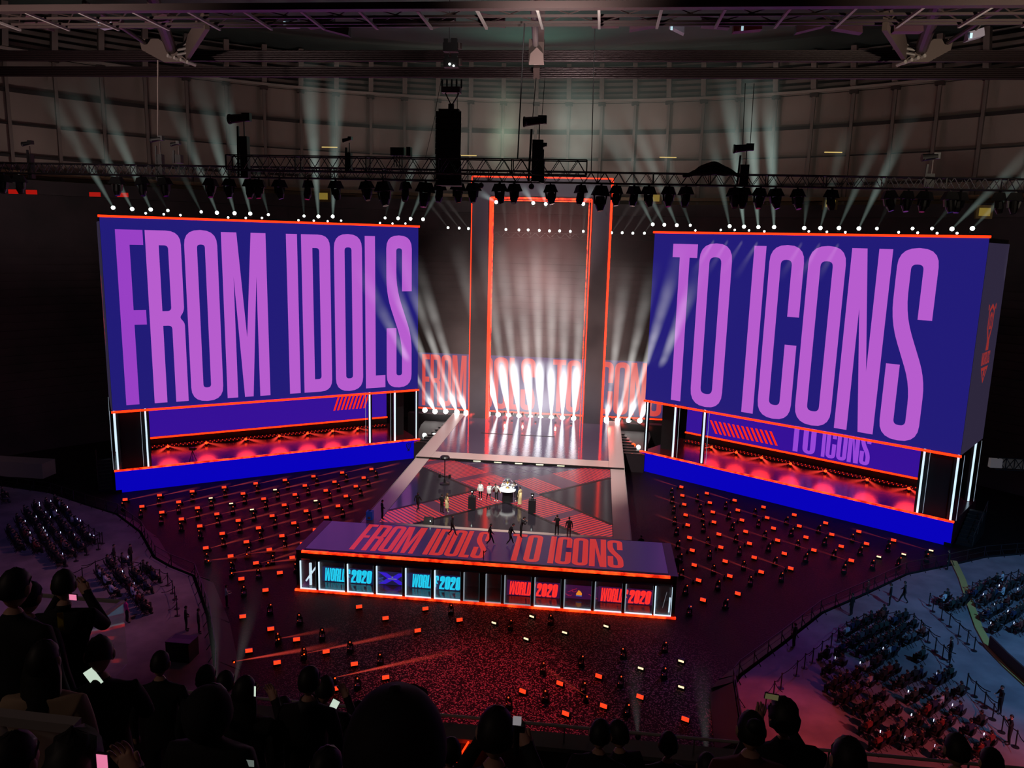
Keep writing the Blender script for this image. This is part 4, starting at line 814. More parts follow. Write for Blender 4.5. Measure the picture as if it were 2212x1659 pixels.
# red floor rays under the big lights
for i, px in enumerate((1000, 1022, 1078, 1095, 1120, 1150, 1196, 1232, 1318, 1345, 1365)):
    P = atz(px, 912, DZ+.9); P.y = 103.2; t = thing('red_wash_lamp', 'tiny red lamp between the white floor lights, red ray on the glossy floor', 'stage light', P, group='red lamps among the floor lights')
    MB().cbox(P+Vector((0, 0, -.15)), .3, .3, .3).build('body', housing, t); MB().ball(P, .13).build('lens', lens_red, t)
    beam(t, P, P+Vector(((-1) ** i*1.3+(px-1150)*.006, -4.5, -.35)), .5, .8, (1, .06, .04))
    if i % 2 == 0: spot('red_runway_light', P+Vector((0, 0, .6)), (P.x+(-1) ** i*1.2, 96, DZ), 500, (1, .05, .03), 40, .8, .1)
for k, (px, py) in enumerate(((917, 940), (938, 940), (1379, 966), (1368, 962))):
    P = atz(px, py, 2.5); tag(MB().ball(P, .28 if k < 3 else .3).build('floor_lamp_bulb', lens_white if k != 3 else lens_red), ['bright lamp at the deck foot near the left platform, left of two', 'bright lamp at the deck foot near the left platform, right of two', 'white lamp on the dark deck by the right platform', 'red lamp on the dark deck by the right platform'][k], 'lamp')

# ------------------------------------------------------------------ people
SKIN = mat('skin', (196, 150, 128), .6); HAIR = mat('dark_hair', (20, 15, 14), .6)
SHOE = mat('white_shoe', (225, 225, 215), .6); SHOE_D = mat('dark_shoe', (20, 18, 18), .6)
def cloth(name, rgb): return mat(name, rgb, .85)
BLK, NAVY, GREY, WHT = cloth('black_clothes', (20, 19, 22)), cloth('navy_clothes', (24, 32, 62)), cloth('grey_clothes', (70, 68, 74)), cloth('white_jacket', (214, 220, 214))
CREAM, BEIGE, PINK, MAROON, OLIVE = cloth('cream_clothes', (226, 205, 150)), cloth('beige_sweater', (168, 142, 116)), cloth('pink_coat', (215, 60, 140)), cloth('maroon_jacket', (96, 34, 30)), cloth('hi_vis', (190, 205, 40))
POSE = {}
POSE['stand'] = dict(elb=((-.25, -.02, 1.14), (.25, -.02, 1.14)), wri=((-.27, .05, .90), (.27, .05, .90)), hand=((-.27, .08, .80), (.27, .08, .80)), kne=((-.11, .02, .49), (.11, .02, .49)), ank=((-.12, -.02, .08), (.12, -.02, .08)), toe=((-.14, .16, .04), (.14, .16, .04)))
POSE['walk'] = dict(POSE['stand'], kne=((-.1, .18, .50), (.1, -.02, .48)), ank=((-.1, .30, .10), (.1, -.30, .14)), toe=((-.1, .46, .06), (.1, -.16, .04)), elb=((-.25, -.12, 1.16), (.25, .1, 1.16)), wri=((-.24, -.16, .93), (.24, .26, 1.0)), hand=((-.24, -.15, .84), (.22, .34, .97)))
POSE['phone'] = dict(POSE['stand'], elb=((-.27, .16, 1.18), (.27, .16, 1.18)), wri=((-.12, .38, 1.36), (.12, .38, 1.36)), hand=((-.07, .42, 1.43), (.07, .42, 1.43)))
POSE['clasp'] = dict(POSE['stand'], elb=((-.26, -.02, 1.15), (.26, -.02, 1.15)), wri=((-.10, .20, 1.02), (.10, .20, 1.02)), hand=((-.03, .24, .98), (.03, .24, .98)))
POSE['down'] = dict(POSE['stand'], elb=((-.26, .08, 1.15), (.26, .08, 1.15)), wri=((-.16, .32, 1.12), (.16, .30, 1.12)), hand=((-.11, .38, 1.15), (.10, .36, 1.15)))
POSE['camera'] = dict(POSE['stand'], elb=((-.25, .12, 1.2), (.25, .14, 1.22)), wri=((-.10, .26, 1.46), (.10, .27, 1.47)), hand=((-.06, .30, 1.53), (.06, .31, 1.53)))
POSE['spread'] = dict(POSE['stand'], elb=((-.38, .02, 1.18), (.38, .02, 1.2)), wri=((-.50, .06, .98), (.50, .06, 1.0)), hand=((-.54, .08, .9), (.54, .08, .92)))
POSE['sit'] = dict(elb=((-.25, .06, .74), (.25, .06, .74)), wri=((-.16, .28, .66), (.16, .28, .66)), hand=((-.1, .36, .68), (.1, .36, .68)), kne=((-.13, .44, .47), (.13, .44, .47)), ank=((-.12, .42, .08), (.12, .42, .08)), toe=((-.12, .58, .04), (.12, .58, .04)))
def head_mesh(mb_lists, c, tilt, s=1.0, n=16):
    """head with jaw, nose, ears; returns (verts, faces, mat index per face)"""
    mb = MB(); m = 12; R = Matrix.Rotation(-tilt, 3, 'X'); vs = []
    for j in range(m+1):
        ph = math.pi*j/m-math.pi/2; z = math.sin(ph); rr = max(math.cos(ph), .03)
        for i in range(n):
            t = 2*math.pi*i/n; x = math.cos(t)*rr; y = math.sin(t)*rr
            jaw = 1-.28*max(0, -z); X = x*.077*jaw; Y = y*.097*(1-.12*max(0, -z)); Z = z*.118
            if y > .85*rr and -.35 < z < .1: Y += .018*(1-abs(z+.12)/.3)
            if y > .7*rr and .1 < z < .3: Y -= .006
            vs.append(Vector(c)+R @ (Vector((X, Y, Z))*s))
    fs = [(j*n+i, j*n+(i+1) % n, (j+1)*n+(i+1) % n, (j+1)*n+i) for j in range(m) for i in range(n)]
    mb.add(vs, fs+[tuple(range(n-1, -1, -1)), tuple(range(m*n, (m+1)*n))])
    for sx in (-1, 1):
        k = len(mb.v); mb.ball((sx*.08, -.005, -.005), .014, .026, .034, 8, 6)
        for i in range(k, len(mb.v)): mb.v[i] = tuple(Vector(c)+R @ (Vector(mb.v[i])*s))
    return mb
def hair_mb(c, tilt, style='short', s=1.0):
    mb = MB(); R = Matrix.Rotation(-tilt, 3, 'X'); n, m = 16, 9; vs = []
    zmin = -.35
    for j in range(m+1):
        zz = zmin+(1-zmin)*j/m; zz = min(zz, .999); rr = math.sqrt(1-zz*zz)
        for i in range(n):
            t = 2*math.pi*i/n; x = math.cos(t)*rr; y = math.sin(t)*rr; jit = 1+.03*math.sin(i*3.1+j*2.3)
            if style == 'curly': jit = 1.12+.09*math.sin(i*2.7+j*3.9)
            Z = zz
            if y > .2 and zz < .42: Z = .42; x, y = x*.94, min(y, .9)*.93     # hairline: keep the face free
            v = Vector((x*.086*jit, y*.106*jit-.006, Z*.128*jit))
            vs.append(Vector(c)+R @ (v*s))
    fs = [(j*n+i, j*n+(i+1) % n, (j+1)*n+(i+1) % n, (j+1)*n+i) for j in range(m) for i in range(n)]
    mb.add(vs, fs+[tuple(range(m*n, (m+1)*n))])
    k = len(mb.v)
    if style == 'long':
        q = []; rows = 8
        for j in range(rows):
            a = j/(rows-1); wv = .085+.035*math.sin(a*2.2)-.03*a*a
            for i in range(9): u = -1+i/4; q.append((u*wv, -.085-.02*a+.05*abs(u)**2+.006*math.sin(j*2+i*2.1), .03-.36*a-.02*abs(math.sin(i*1.7))*a))
        for i in range(9): pass
        nq = len(q); q2 = [(x*.9, y+.05, z) for x, y, z in q]
        f2 = [(j*9+i, j*9+i+1, (j+1)*9+i+1, (j+1)*9+i) for j in range(rows-1) for i in range(8)]
        ring = [i for i in range(9)]+[j*9+8 for j in range(1, rows)]+[(rows-1)*9+i for i in range(7, -1, -1)]+[j*9 for j in range(rows-2, 0, -1)]
        fb = [tuple(reversed([i+nq for i in f])) for f in f2]+[(ring[i], ring[(i+1) % len(ring)], ring[(i+1) % len(ring)]+nq, ring[i]+nq) for i in range(len(ring))]
        mb.add([Vector(c)+R @ (Vector(p)*s) for p in q+q2], f2+fb)
    if style == 'bun': mb.ball(Vector(c)+R @ Vector((0, -.10, .075))*s, .05*s, .045*s, .045*s, 10, 8)
    return mb
def person_mesh(name, pose, top, pants, shoe, tilt=.15, lean=0, fingers=False, sub=1, bulk=1.0, hood=None, sleeves=True, skirt=None):
    P = POSE[pose]; sit = pose == 'sit'; dz = -.48 if sit else 0; hipz = .52 if sit else .92
    V = []; Rr = []; E = []; B = []
    def add(p, r, par, lab):
        V.append(Vector(p)); Rr.append((r*bulk if lab in ('top', 'pants') else r, )*2); B.append(lab)
        if par is not None: E.append((par, len(V)-1))
        return len(V)-1
    ln = lambda z: lean*max(0, z-hipz)
    pel = add((0, 0, hipz+.04), .135, None, 'pants'); Rr[0] = (.15*bulk, .105*bulk)
    sp = add((0, .0+ln(1.12+dz), 1.14+dz), .12, pel, 'top'); Rr[sp] = (.145*bulk, .10*bulk)
    ch = add((0, ln(1.34+dz), 1.34+dz), .14, sp, 'top'); Rr[ch] = (.165*bulk, .11*bulk)
    nb = add((0, -.01+ln(1.47+dz), 1.475+dz), .065, ch, 'top'); nk = add((0, .01+ln(1.56+dz), 1.56+dz), .052, nb, 'skin')
    for s_ in (0, 1):
        sg = -1 if s_ == 0 else 1; o = Vector((0, ln(1.3+dz), 0))
        sh = add(Vector((sg*.185, -.005, 1.405+dz))+o, .07, ch, 'top'); el = add(Vector(P['elb'][s_])+o*.9, .052, sh, 'top'); wr = add(Vector(P['wri'][s_])+o*.8, .036, el, 'top' if sleeves else 'skin')
        hd = Vector(P['hand'][s_])+o*.8
        if fingers:
            w0 = V[wr]; dr = (hd-w0).normalized(); pa = w0+dr*.055; hp = add(pa, .034, wr, 'skin')
            sd = dr.cross(Vector((0, 1, 0)) if abs(dr.y) < .8 else Vector((0, 0, 1))).normalized(); cu = sd.cross(dr).normalized()*(-.5 if s_ else .5)
            for k in range(4):
                a = pa+sd*(k-1.5)*.021+dr*.04; L = (.034, .042, .046, .036)[k]
                f1 = add(a, .0105, hp, 'skin'); f2 = add(a+dr*L*.8+cu*.012, .0095, f1, 'skin'); add(a+dr*L*1.25+cu*.045, .008, f2, 'skin')
            tb = add(w0+dr*.03-sd*.034*(1 if s_ else -1), .012, hp, 'skin'); add(w0+dr*.075-sd*.05*(1 if s_ else -1)+cu*.02, .0095, tb, 'skin')
        else: add(hd, .034, wr, 'skin')
        hp_ = add((sg*.095, 0, hipz-.03), .095, pel, 'pants'); kn = add(P['kne'][s_], .066, hp_, 'pants'); an = add(P['ank'][s_], .048, kn, 'pants'); add(P['toe'][s_], .042, an, 'shoe')
    me = D.meshes.new(name); me.from_pydata([tuple(v) for v in V], E, []); o = D.objects.new(name, me); COL.objects.link(o)
    md = o.modifiers.new('s', 'SKIN'); md.use_smooth_shade = True
    for i, sv in enumerate(me.skin_vertices[0].data): sv.radius = Rr[i]; sv.use_root = (i == 0)
    if sub: sb = o.modifiers.new('b', 'SUBSURF'); sb.levels = sub; sb.render_levels = sub
    dg = bpy.context.evaluated_depsgraph_get(); dg.update(); out = D.meshes.new_from_object(o.evaluated_get(dg)); D.objects.remove(o)
    # materials by nearest bone
    vs = [tuple(v.co) for v in out.vertices]; fs = [tuple(p.vertices) for p in out.polygons]; D.meshes.remove(out)
    idx = dict(skin=0, top=1, pants=2, shoe=3); mi = []
    segs = [(V[a], V[b], B[b], Rr[b][0]) for a, b in E]
    for f in fs:
        c = sum((Vector(vs[i]) for i in f), Vector())/len(f); best = None
        for a, b, lab, r in segs:
            ab = b-a; t = max(0, min(1, (c-a).dot(ab)/max(ab.length_squared, 1e-9))); d = (c-(a+ab*t)).length-r*.8
            if best is None or d < best[0]: best = (d, lab)
        mi.append(idx[best[1]])
    hc = Vector((0, .035+ln(1.66+dz), 1.655+dz)); hm = head_mesh(None, hc, tilt)
    k = len(vs); vs += hm.v; fs += [tuple(i+k for i in f) for f in hm.f]; mi += [0]*len(hm.f)
    m2 = D.meshes.new(name); m2.from_pydata(vs, [], fs); bm = bmesh.new(); bm.from_mesh(m2); bmesh.ops.recalc_face_normals(bm, faces=bm.faces); bm.to_mesh(m2); bm.free()
    for m in (SKIN, top, pants, shoe): m2.materials.append(m)
    m2.polygons.foreach_set('material_index', mi)
    for p in m2.polygons: p.use_smooth = True
    return m2, hc
def person(label, loc, rz, pose='stand', top=BLK, pants=BLK, shoe=SHOE_D, tilt=.15, lean=0, hair='short', fingers=False, sub=1, bulk=1.0, s=1.0, extra=None, group=None, sleeves=True, hairm=None):
    me, hc = person_mesh('person', pose, top, pants, shoe, tilt, lean, fingers, sub, bulk, sleeves=sleeves)
    o = D.objects.new('person', me); COL.objects.link(o); o.location = loc; o.rotation_euler = (0, 0, rz); o.scale = (s,)*3
    tag(o, label, 'person', group); WM[o.name] = Matrix.Translation(loc) @ Matrix.Rotation(rz, 4, 'Z') @ Matrix.Diagonal((s, s, s, 1))
    if hair: hair_mb(hc, tilt, hair).build('hair', hairm or HAIR, o, local=True, smooth=True)
    if extra: extra(o, hc)
    return o
def skirt(rt, rb, zt, zb, m, nm='coat'):
    def f(o, hc): MB().lathe([(rb, zb), (rb*.98, zb+.02), ((rt+rb)/2, (zt+zb)/2), (rt, zt)], n=14).build(nm, m, o, local=True, smooth=True)
    return f
def cape(m):
    def f(o, hc):
        mb = MB(); n = 9; vs = []
        for j in range(5):
            a = j/4
            for i in range(n): t = math.pi*(1+i/(n-1)); r = .2+.28*a; vs.append((math.cos(t)*r, math.sin(t)*r*.6-.02, 1.46-.62*a+.06*a*math.sin(i*1.6)))
        k = len(vs); vs += [(x*.94, y*.94+.01, z) for x, y, z in vs]; f0 = [(j*n+i, j*n+i+1, (j+1)*n+i+1, (j+1)*n+i) for j in range(4) for i in range(n-1)]
        ring = list(range(n))+[j*n+n-1 for j in range(1, 5)]+[4*n+i for i in range(n-2, -1, -1)]+[j*n for j in range(3, 0, -1)]
        mb.add(vs, f0+[tuple(reversed([i+k for i in q])) for q in f0]+[(ring[i], ring[(i+1) % len(ring)], ring[(i+1) % len(ring)]+k, ring[i]+k) for i in range(len(ring))])
        mb.build('flag_cape', m, o, local=True, smooth=True)
    return f
SZ = DZ+.013
person('player in white jacket and black trousers, leftmost of the team, looking down', (-2.3, 69.0, SZ), 2.9, 'stand', WHT, BLK, SHOE, .35, extra=skirt(.19, .23, 1.3, .86, WHT, 'jacket_hem'))
person('player in long pale jacket walking toward the trophy, second from the left', (-1.45, 68.7, SZ), .6, 'walk', WHT, GREY, SHOE, .4, extra=skirt(.18, .21, 1.3, .78, WHT, 'jacket_hem'))
person('player wrapped in a pinkish cape beside the trophy table', (-.75, 68.8, SZ), 2.7, 'spread', WHT, BLK, SHOE, .6, .25, extra=cape(cloth('pale_flag', (214, 166, 150))))
person('player in white behind the left side of the trophy table, bending forward', (-.15, 69.9, SZ), 3.1, 'phone', WHT, BLK, SHOE, .4, .3)
person('player in white behind the right side of the trophy table, bending forward', (.75, 69.8, SZ), 3.3, 'phone', WHT, BLK, SHOE, .5, .35)
person('player in navy and white leaning on the right of the trophy table', (1.15, 69.1, SZ), 1.2, 'phone', NAVY, BLK, SHOE, .5, .3)
person('person in a long cream dress, right of the trophy', (1.5, 68.1, SZ), 1.0, 'stand', CREAM, CREAM, SHOE, .4, hair='short', extra=skirt(.17, .2, 1.2, .12, CREAM, 'dress'))
person('host in a cream dress holding cards, left of the stage', (-4.7, 65.0, SZ), -.9, 'clasp', CREAM, CREAM, SHOE, .1, hair='long', extra=skirt(.16, .19, 1.15, .42, CREAM, 'dress'), hairm=mat('brown_hair', (96, 60, 30), .6))
person('man in a black suit beside the host in cream', (-5.1, 64.75, SZ), -.5, 'clasp', BLK, BLK, SHOE_D, .1)
person('presenter in black with arms folded, on the left arm of the floor X', (-7.3, 64.8, SZ), -.4, 'walk', BLK, BLK, SHOE_D, .1)
person('man in a blue suit at the left edge of the main stage', (-9.8, 62.2, DZ+.016), -1.0, 'clasp', NAVY, cloth('dark_blue_trousers', (24, 28, 44)), SHOE_D, .1)
person('crew member in black walking on the letters "IDOLS"', (-3.2, 59.6, SZ+.01), -1.8, 'walk', BLK, BLK, SHOE_D, .1)
person('crew member in black running between the two floor words, carrying a camera', (.15, 58.2, SZ+.01), -1.4, 'walk', BLK, BLK, SHOE, .2)
person('crew member in black crouching in stride on the left of the floor word TO', (1.7, 58.5, SZ+.01), -1.2, 'walk', BLK, BLK, SHOE, .4, .3)
person('crew member in black reaching forward above the floor word TO', (2.4, 60.2, SZ+.01), -1.2, 'phone', BLK, BLK, SHOE_D, .4, .3)
person('man in a black printed hoodie raising a phone, near the floor word ICONS', (5.3, 61.2, DZ+.017), .2, 'camera', BLK, BLK, SHOE_D, .1)
person('man in a dark grey jacket seen from behind next to the man raising a phone', (6.3, 60.85, SZ+.01), .1, 'stand', cloth('charcoal_jacket', (44, 44, 48)), GREY, SHOE, .1)
# trophy table
t = thing('trophy_table', 'round table draped in black with a glowing white rim, silver and gold trophy standing on it', 'table', (.25, 69.0, SZ)) if 0 else thing('trophy_table', 'round black draped table with a bright white top at the stage centre', 'table', (.25, 69.0, SZ))
MB().lathe([(.52, 0), (.48, .4), (.5, 1.0), (.56, 1.02)], (.25, 69.0, SZ), 24).build('drape', BLK, t)
MB().lathe([(.56, 1.02), (.74, 1.06), (.76, 1.2), (.7, 1.24)], (.25, 69.0, SZ), 24).build('glowing_top', mat('table_glow', (255, 255, 255), .4, emit=(246, 252, 246), es=1.1), t)
tz = SZ+1.24; t = thing('trophy', 'silver and gold cup with wide handles on the white topped table', 'trophy', (.25, 69.0, tz))
MB().lathe([(.24, 0), (.22, .08), (.08, .16), (.07, .3), (.2, .42), (.26, .62), (.3, .9), (.28, .92), (.2, .7)], (.25, 69.0, tz), 20).build('cup', mat('silver', (225, 235, 240), .2, .9), t, smooth=True)
for s in (-1, 1):
    mb = MB(); pts = [Vector((.25+s*(.2+.26*math.sin(a)), 68.95, tz+.35+.55*a/3.14)) for a in [i*3.14/8 for i in range(9)]]
    for a, b in zip(pts, pts[1:]): mb.tube(a, b, .035, n=8)
    mb.build('handle', mat('silver', (225, 235, 240)), t)
MB().ball((.25, 68.72, tz+.62), .11, .05, .11).build('gold_medallion', mat('gold', (235, 190, 80), .25, .8), t); MB().ball((.25, 68.75, tz+.15), .12, .06, .08).build('gold_medallion', mat('gold', (235, 190, 80)), t)
for x, lab in ((-2.67, 'black box plinth with a small dark cup, left of the team'), (2.78, 'black box plinth with a small dark cup, right of the team')):
    t = thing('plinth', lab, 'plinth', (x, 66.4, SZ)); MB().box(x-.32, x+.32, 66.15, 66.75, SZ, SZ+1.15).build('pedestal', mat('plinth_black', (34, 32, 36), .5), t)
    c = thing('small_cup', lab.replace('black box plinth with a small dark cup', 'small dark cup with a glint standing on the black plinth'), 'cup', (x, 66.45, SZ+1.15)); MB().lathe([(.16, 0), (.14, .1), (.08, .2), (.14, .4), (.17, .58), (.12, .6)], (x, 66.45, SZ+1.15), 14).build('body', mat('plinth_black', (34, 32, 36)), c); MB().ball((x, 66.28, SZ+1.6), .045).build('glint_ball', lens_white, c)  # small emissive ball painted in as the cup's glint
p = (-6.5, 73.0, SZ); t = thing('robot_camera', 'robotic camera on a tall pole with a round top, on the left of the stage', 'camera', p)
mb = MB(); mb.lathe([(.5, .0), (.5, .08), (.12, .16), (.09, .5)], p, 16); mb.build('base', housing, t); MB().tube(Vector(p)+Vector((0, 0, .4)), Vector(p)+Vector((0, 0, 2.6)), .05).build('pole', housing, t)
mb = MB(); [mb.bar(Vector(p)+Vector((-.5, 0, .75+.1*k)), Vector(p)+Vector((.5, 0, .75-.1*k)), .06) for k in (-1, 1)]; [mb.cbox(Vector(p)+Vector((s*.5, 0, .8)), .22, .25, .35) for s in (-1, 1)]; mb.build('camera_rig', housing, t)
MB().lathe([(.1, 0), (.46, .08), (.5, .22), (.4, .36), (.1, .4)], (p[0], p[1], p[2]+2.5), 16).build('round_head', housing, t)
t = thing('floor_monitor', 'black wedge stage monitor at the lower left stage edge', 'loudspeaker', (-5.7, 61.95, SZ)); MB().hexa([(-6.1, 61.7, SZ), (-5.3, 61.7, SZ), (-5.3, 62.3, SZ), (-6.1, 62.3, SZ), (-6.1, 62.0, SZ+.5), (-5.3, 62.0, SZ+.5), (-5.3, 62.3, SZ+.5), (-6.1, 62.3, SZ+.5)]).build('cabinet', mat('monitor_black', (42, 40, 42), .5), t); MB().ball((-5.5, 61.8, SZ+.3), .04).build('bright_dot', lens_white, t)  # small emissive ball paints a bright point on the cabinet
t = thing('blue_case', 'bright blue bag left on the corner of the main stage', 'bag', (-10.8, 62.1, SZ)); MB().box(-11.15, -10.6, 61.9, 62.4, DZ+.015, DZ+.75).build('body', mat('blue_fabric', (30, 80, 190), .6, emit=(16, 40, 110), es=.35), t); MB().box(-11.0, -10.75, 61.86, 61.9, DZ+.1, DZ+.3).build('pocket', WHT, t); MB().bar((-11.0, 62.1, DZ+.75), (-10.75, 62.1, DZ+.85), .05).build('handle', BLK, t)  # faint emission brightens the bag's blue fabric
for x, Y, lab in ((.35, 55.75, 'small black clamp light on the front edge of the purple bar'),):
    t = thing('edge_clamp', lab, 'clamp', (x, Y, DZ)); mb = MB(); mb.bar((x-.3, 55.3, DZ+.02), (x-.3, 55.3, DZ+.7), .06); mb.bar((x-.3, 55.3, DZ+.55), (x-.05, 55.3, DZ+.75), .05); mb.build('arm', black, t)
for k, (x, y) in enumerate(((-2.0, 110), (8.8, 57.5))): pass
# crew beside the front bar, on the arena floor
for x, y, rz, ps, top, lab in ((-14.2, 63.4, .4, 'camera', BLK, 'photographer in black on the arena floor left of the front bar, raising a camera'), (-13.5, 62.6, -.4, 'stand', BLK, 'crew member in black close behind the raised camera left of the front bar'), (-12.9, 64.9, .9, 'stand', GREY, 'crew member in grey on the arena floor by the corner of the main stage'),
                         (12.3, 62.6, .3, 'clasp', BLK, 'crew member in black on the arena floor right of the main stage'), (14.2, 61.8, -.3, 'stand', GREY, 'crew member in grey standing behind the right end of the front bar'), (12.6, 66.5, 0, 'stand', BLK, 'crew member in black further up the floor right of the main stage'),
                         (15.4, 62.5, -.6, 'clasp', BLK, 'crew member with clasped hands right of the front bar end'), (24.6, 49.0, .2, 'stand', BLK, 'steward in black at the foot of the right barrier'), (30.0, 60.3, .9, 'stand', MAROON, 'steward in dark red on the arena floor near the right barrier')):
    person(lab, (x, y, 0), rz, ps, top, BLK, SHOE_D, .1)
cam_tops = None

# ------------------------------------------------------------------ lamps standing on the arena floor
wb = thing('floor_wash_light', 'x', 'stage light', (0, 0, 0))
MB().box(-.24, .24, -.12, .12, .0, .1).build('base', housing, wb, local=True)
MB().hexa([(-.24, -.14, .12), (.24, -.14, .12), (.24, .1, .1), (-.24, .1, .1), (-.24, -.08, .36), (.24, -.08, .36), (.24, .1, .34), (-.24, .1, .34)]).build('housing', housing, wb, local=True)
MB().hexa([(-.22, -.16, .14), (.22, -.16, .14), (.22, -.14, .14), (-.22, -.14, .14), (-.22, -.10, .37), (.22, -.10, .37), (.22, -.08, .37), (-.22, -.08, .37)]).build('led_face', mat('wash_red', (90, 5, 5), .4, emit=(255, 58, 26), es=1.5), wb, local=True)
ww = thing('floor_wash_light', 'x', 'stage light', (0, 0, 0))
MB().box(-.24, .24, -.12, .12, 0, .1).build('base', housing, ww, local=True); MB().box(-.24, .24, -.1, .1, .1, .34).build('housing', housing, ww, local=True); MB().box(-.18, .18, -.13, -.1, .16, .28).build('led_face', mat('wash_pale', (90, 80, 60), .4, emit=(255, 214, 170), es=1.6), ww, local=True)
mh = thing('floor_moving_head', 'x', 'stage light', (0, 0, 0))
MB().box(-.2, .2, -.16, .16, 0, .16).build('base', housing, mh, local=True); mb = MB(); mb.bar((-.17, 0, .16), (-.17, 0, .6), .05, .12); mb.bar((.17, 0, .16), (.17, 0, .6), .05, .12); mb.bar((-.19, 0, .19), (.19, 0, .19), .12, .06); mb.build('yoke', housing, mh, local=True)
h_ = MB().tube((0, .1, .45), (0, -.14, .78), .12, .15, 12).build('head', housing, mh, local=True); MB().ball((.03, -.17, .8), .05).build('lens', mat('red_glint', (90, 20, 10), .3, emit=(255, 90, 50), es=.8), h_, local=True); MB().ball((-.12, -.1, .3), .025).build('glint_dot', MATS['red_glint'], mh, local=True)  # dim red glints painted as emissive balls on head and yoke
uw, up_, um = [False], [False], [False]
R_ = [(18.2, 86.5), (18.0, 83.4), (17.9, 80.4), (17.7, 77.1), (17.6, 74.2), (17.4, 70.8), (17.3, 67.7), (17.1, 64.4), (17.1, 61.3), (17.0, 57.7), (20.8, 84.7), (20.7, 81.5), (20.6, 78.5), (20.3, 75.5), (20.3, 72.2), (20.0, 68.9), (19.9, 65.7), (19.8, 62.6), (19.9, 59.3),
      (23.5, 82.8), (23.3, 79.6), (23.2, 76.6), (23.0, 73.4), (22.8, 70.3), (22.6, 67.0), (22.6, 63.9), (26.2, 81.1), (25.9, 77.8), (25.9, 74.8), (25.6, 71.6), (25.5, 68.4), (25.3, 65.1), (28.9, 79.2), (28.6, 75.9), (28.5, 72.9), (28.4, 69.7), (31.5, 77.3), (31.2, 74.1), (31.2, 71.1), (31.1, 67.8), (34.1, 75.4), (33.8, 72.2), (33.9, 69.2), (36.7, 73.6), (36.4, 70.2), (39.3, 71.6)]
L_ = [(-39.3, 71.2), (-36.5, 69.6), (-33.7, 68.4), (-30.9, 67.0), (-28.3, 65.6), (-25.4, 64.2), (-22.4, 62.7), (-19.7, 61.4), (-17.1, 60.1), (-36.7, 73.1), (-33.7, 71.5), (-31.0, 70.2), (-28.3, 68.9), (-25.5, 67.6), (-22.8, 66.1), (-19.9, 64.6), (-17.4, 63.2), (-34.1, 74.9), (-31.2, 73.3), (-28.4, 72.1), (-25.6, 70.8), (-22.9, 69.4), (-20.1, 67.9), (-17.5, 66.6),
      (-31.5, 76.8), (-28.6, 75.2), (-25.8, 74.0), (-23.0, 72.6), (-20.2, 71.3), (-17.6, 69.9), (-28.8, 78.7), (-25.9, 77.1), (-23.2, 75.9), (-20.4, 74.5), (-17.6, 73.3), (-26.2, 80.5), (-23.3, 79.0), (-20.5, 77.8), (-17.8, 76.4), (-23.6, 82.4), (-20.6, 80.9), (-17.8, 79.8), (-20.9, 84.4), (-17.9, 83.0), (-18.0, 86.4), (-25.2, 60.8), (-22.3, 59.5), (-19.6, 58.5), (-16.9, 57.0), (-19.4, 55.4), (-16.7, 53.8)]
PALE = [(-31.2, 73.3), (-28.4, 72.1), (-25.6, 70.8), (-25.9, 77.1), (-20.4, 74.5), (36.4, 70.2), (39.3, 71.6), (33.9, 69.2)]
for lst, s in ((R_, 1), (L_, -1)):
    sd = side_words[s]
    for x, y in lst:
        if (x, y) in PALE: place(ww, up_, (x, y, 0), (0, 0, -s*.5), 'pale floor light standing among the red ones before the %s platform' % sd, 'pale floor lights before the %s platform' % sd)
        else: place(wb, uw, (x, y, 0), (0, 0, -s*.5), 'small glowing red floor light in the grid before the %s platform' % sd, 'red floor lights before the %s platform' % sd)
        X, Y = x-s*1.35, y-2.4
        if abs(X) > 15.6 and Y > 52: place(mh, um, (X, Y, 0), (0, 0, random.uniform(-.6, .6)), 'dark moving head between the red floor lights of the %s field' % sd, 'floor moving heads of the %s field' % sd)
FR = [(-16.5, 49.5), (-13.8, 48.1), (-11.5, 47.0), (-14.0, 45.1), (-11.6, 44.0), (-9.0, 45.8), (-6.7, 44.6), (-4.3, 43.4), (-7.0, 41.7), (-8.8, 52.3), (-6.4, 50.9), (-3.9, 52.8), (-3.7, 49.5), (-1.1, 51.5), (4.4, 43.2), (6.6, 44.4), (9.0, 45.6), (7.1, 41.3), (9.3, 42.4), (11.5, 43.7), (14.0, 41.8)]
FP = [(1.5, 51.5), (4.1, 52.9), (4.0, 49.6), (6.6, 50.9), (9.5, 52.3), (11.7, 47.0), (14.4, 48.3), (14.1, 45.2)]
for x, y in FR: place(wb, uw, (x, y, 0), (0, 0, .45 if x < 0 else -.45), 'small glowing red floor light scattered in front of the front bar', 'red floor lights before the front bar')
for x, y in FP: place(ww, up_, (x, y, 0), (0, 0, -.45), 'pale glinting floor light in front of the front bar', 'pale floor lights before the front bar')
FH = [(2.7, 51.0), (5.5, 52.2), (-1.9, 52.6), (5.4, 45.7), (7.8, 46.9), (10.6, 48.3), (13.4, 49.6), (3.7, 41.6), (5.8, 42.6), (8.0, 43.8), (10.3, 44.9), (13.1, 46.3), (10.6, 41.9), (-14.9, 50.5), (-12.2, 49.4), (-9.9, 47.6), (-7.5, 46.3), (-12.6, 46.6), (-10.2, 45.0), (-5.1, 45.1), (-5.7, 42.2)]
for x, y in FH: place(mh, um, (x, y, 0), (0, 0, random.uniform(-.8, .8)), 'black floor moving head with red glints in front of the front bar', 'floor moving heads before the front bar')
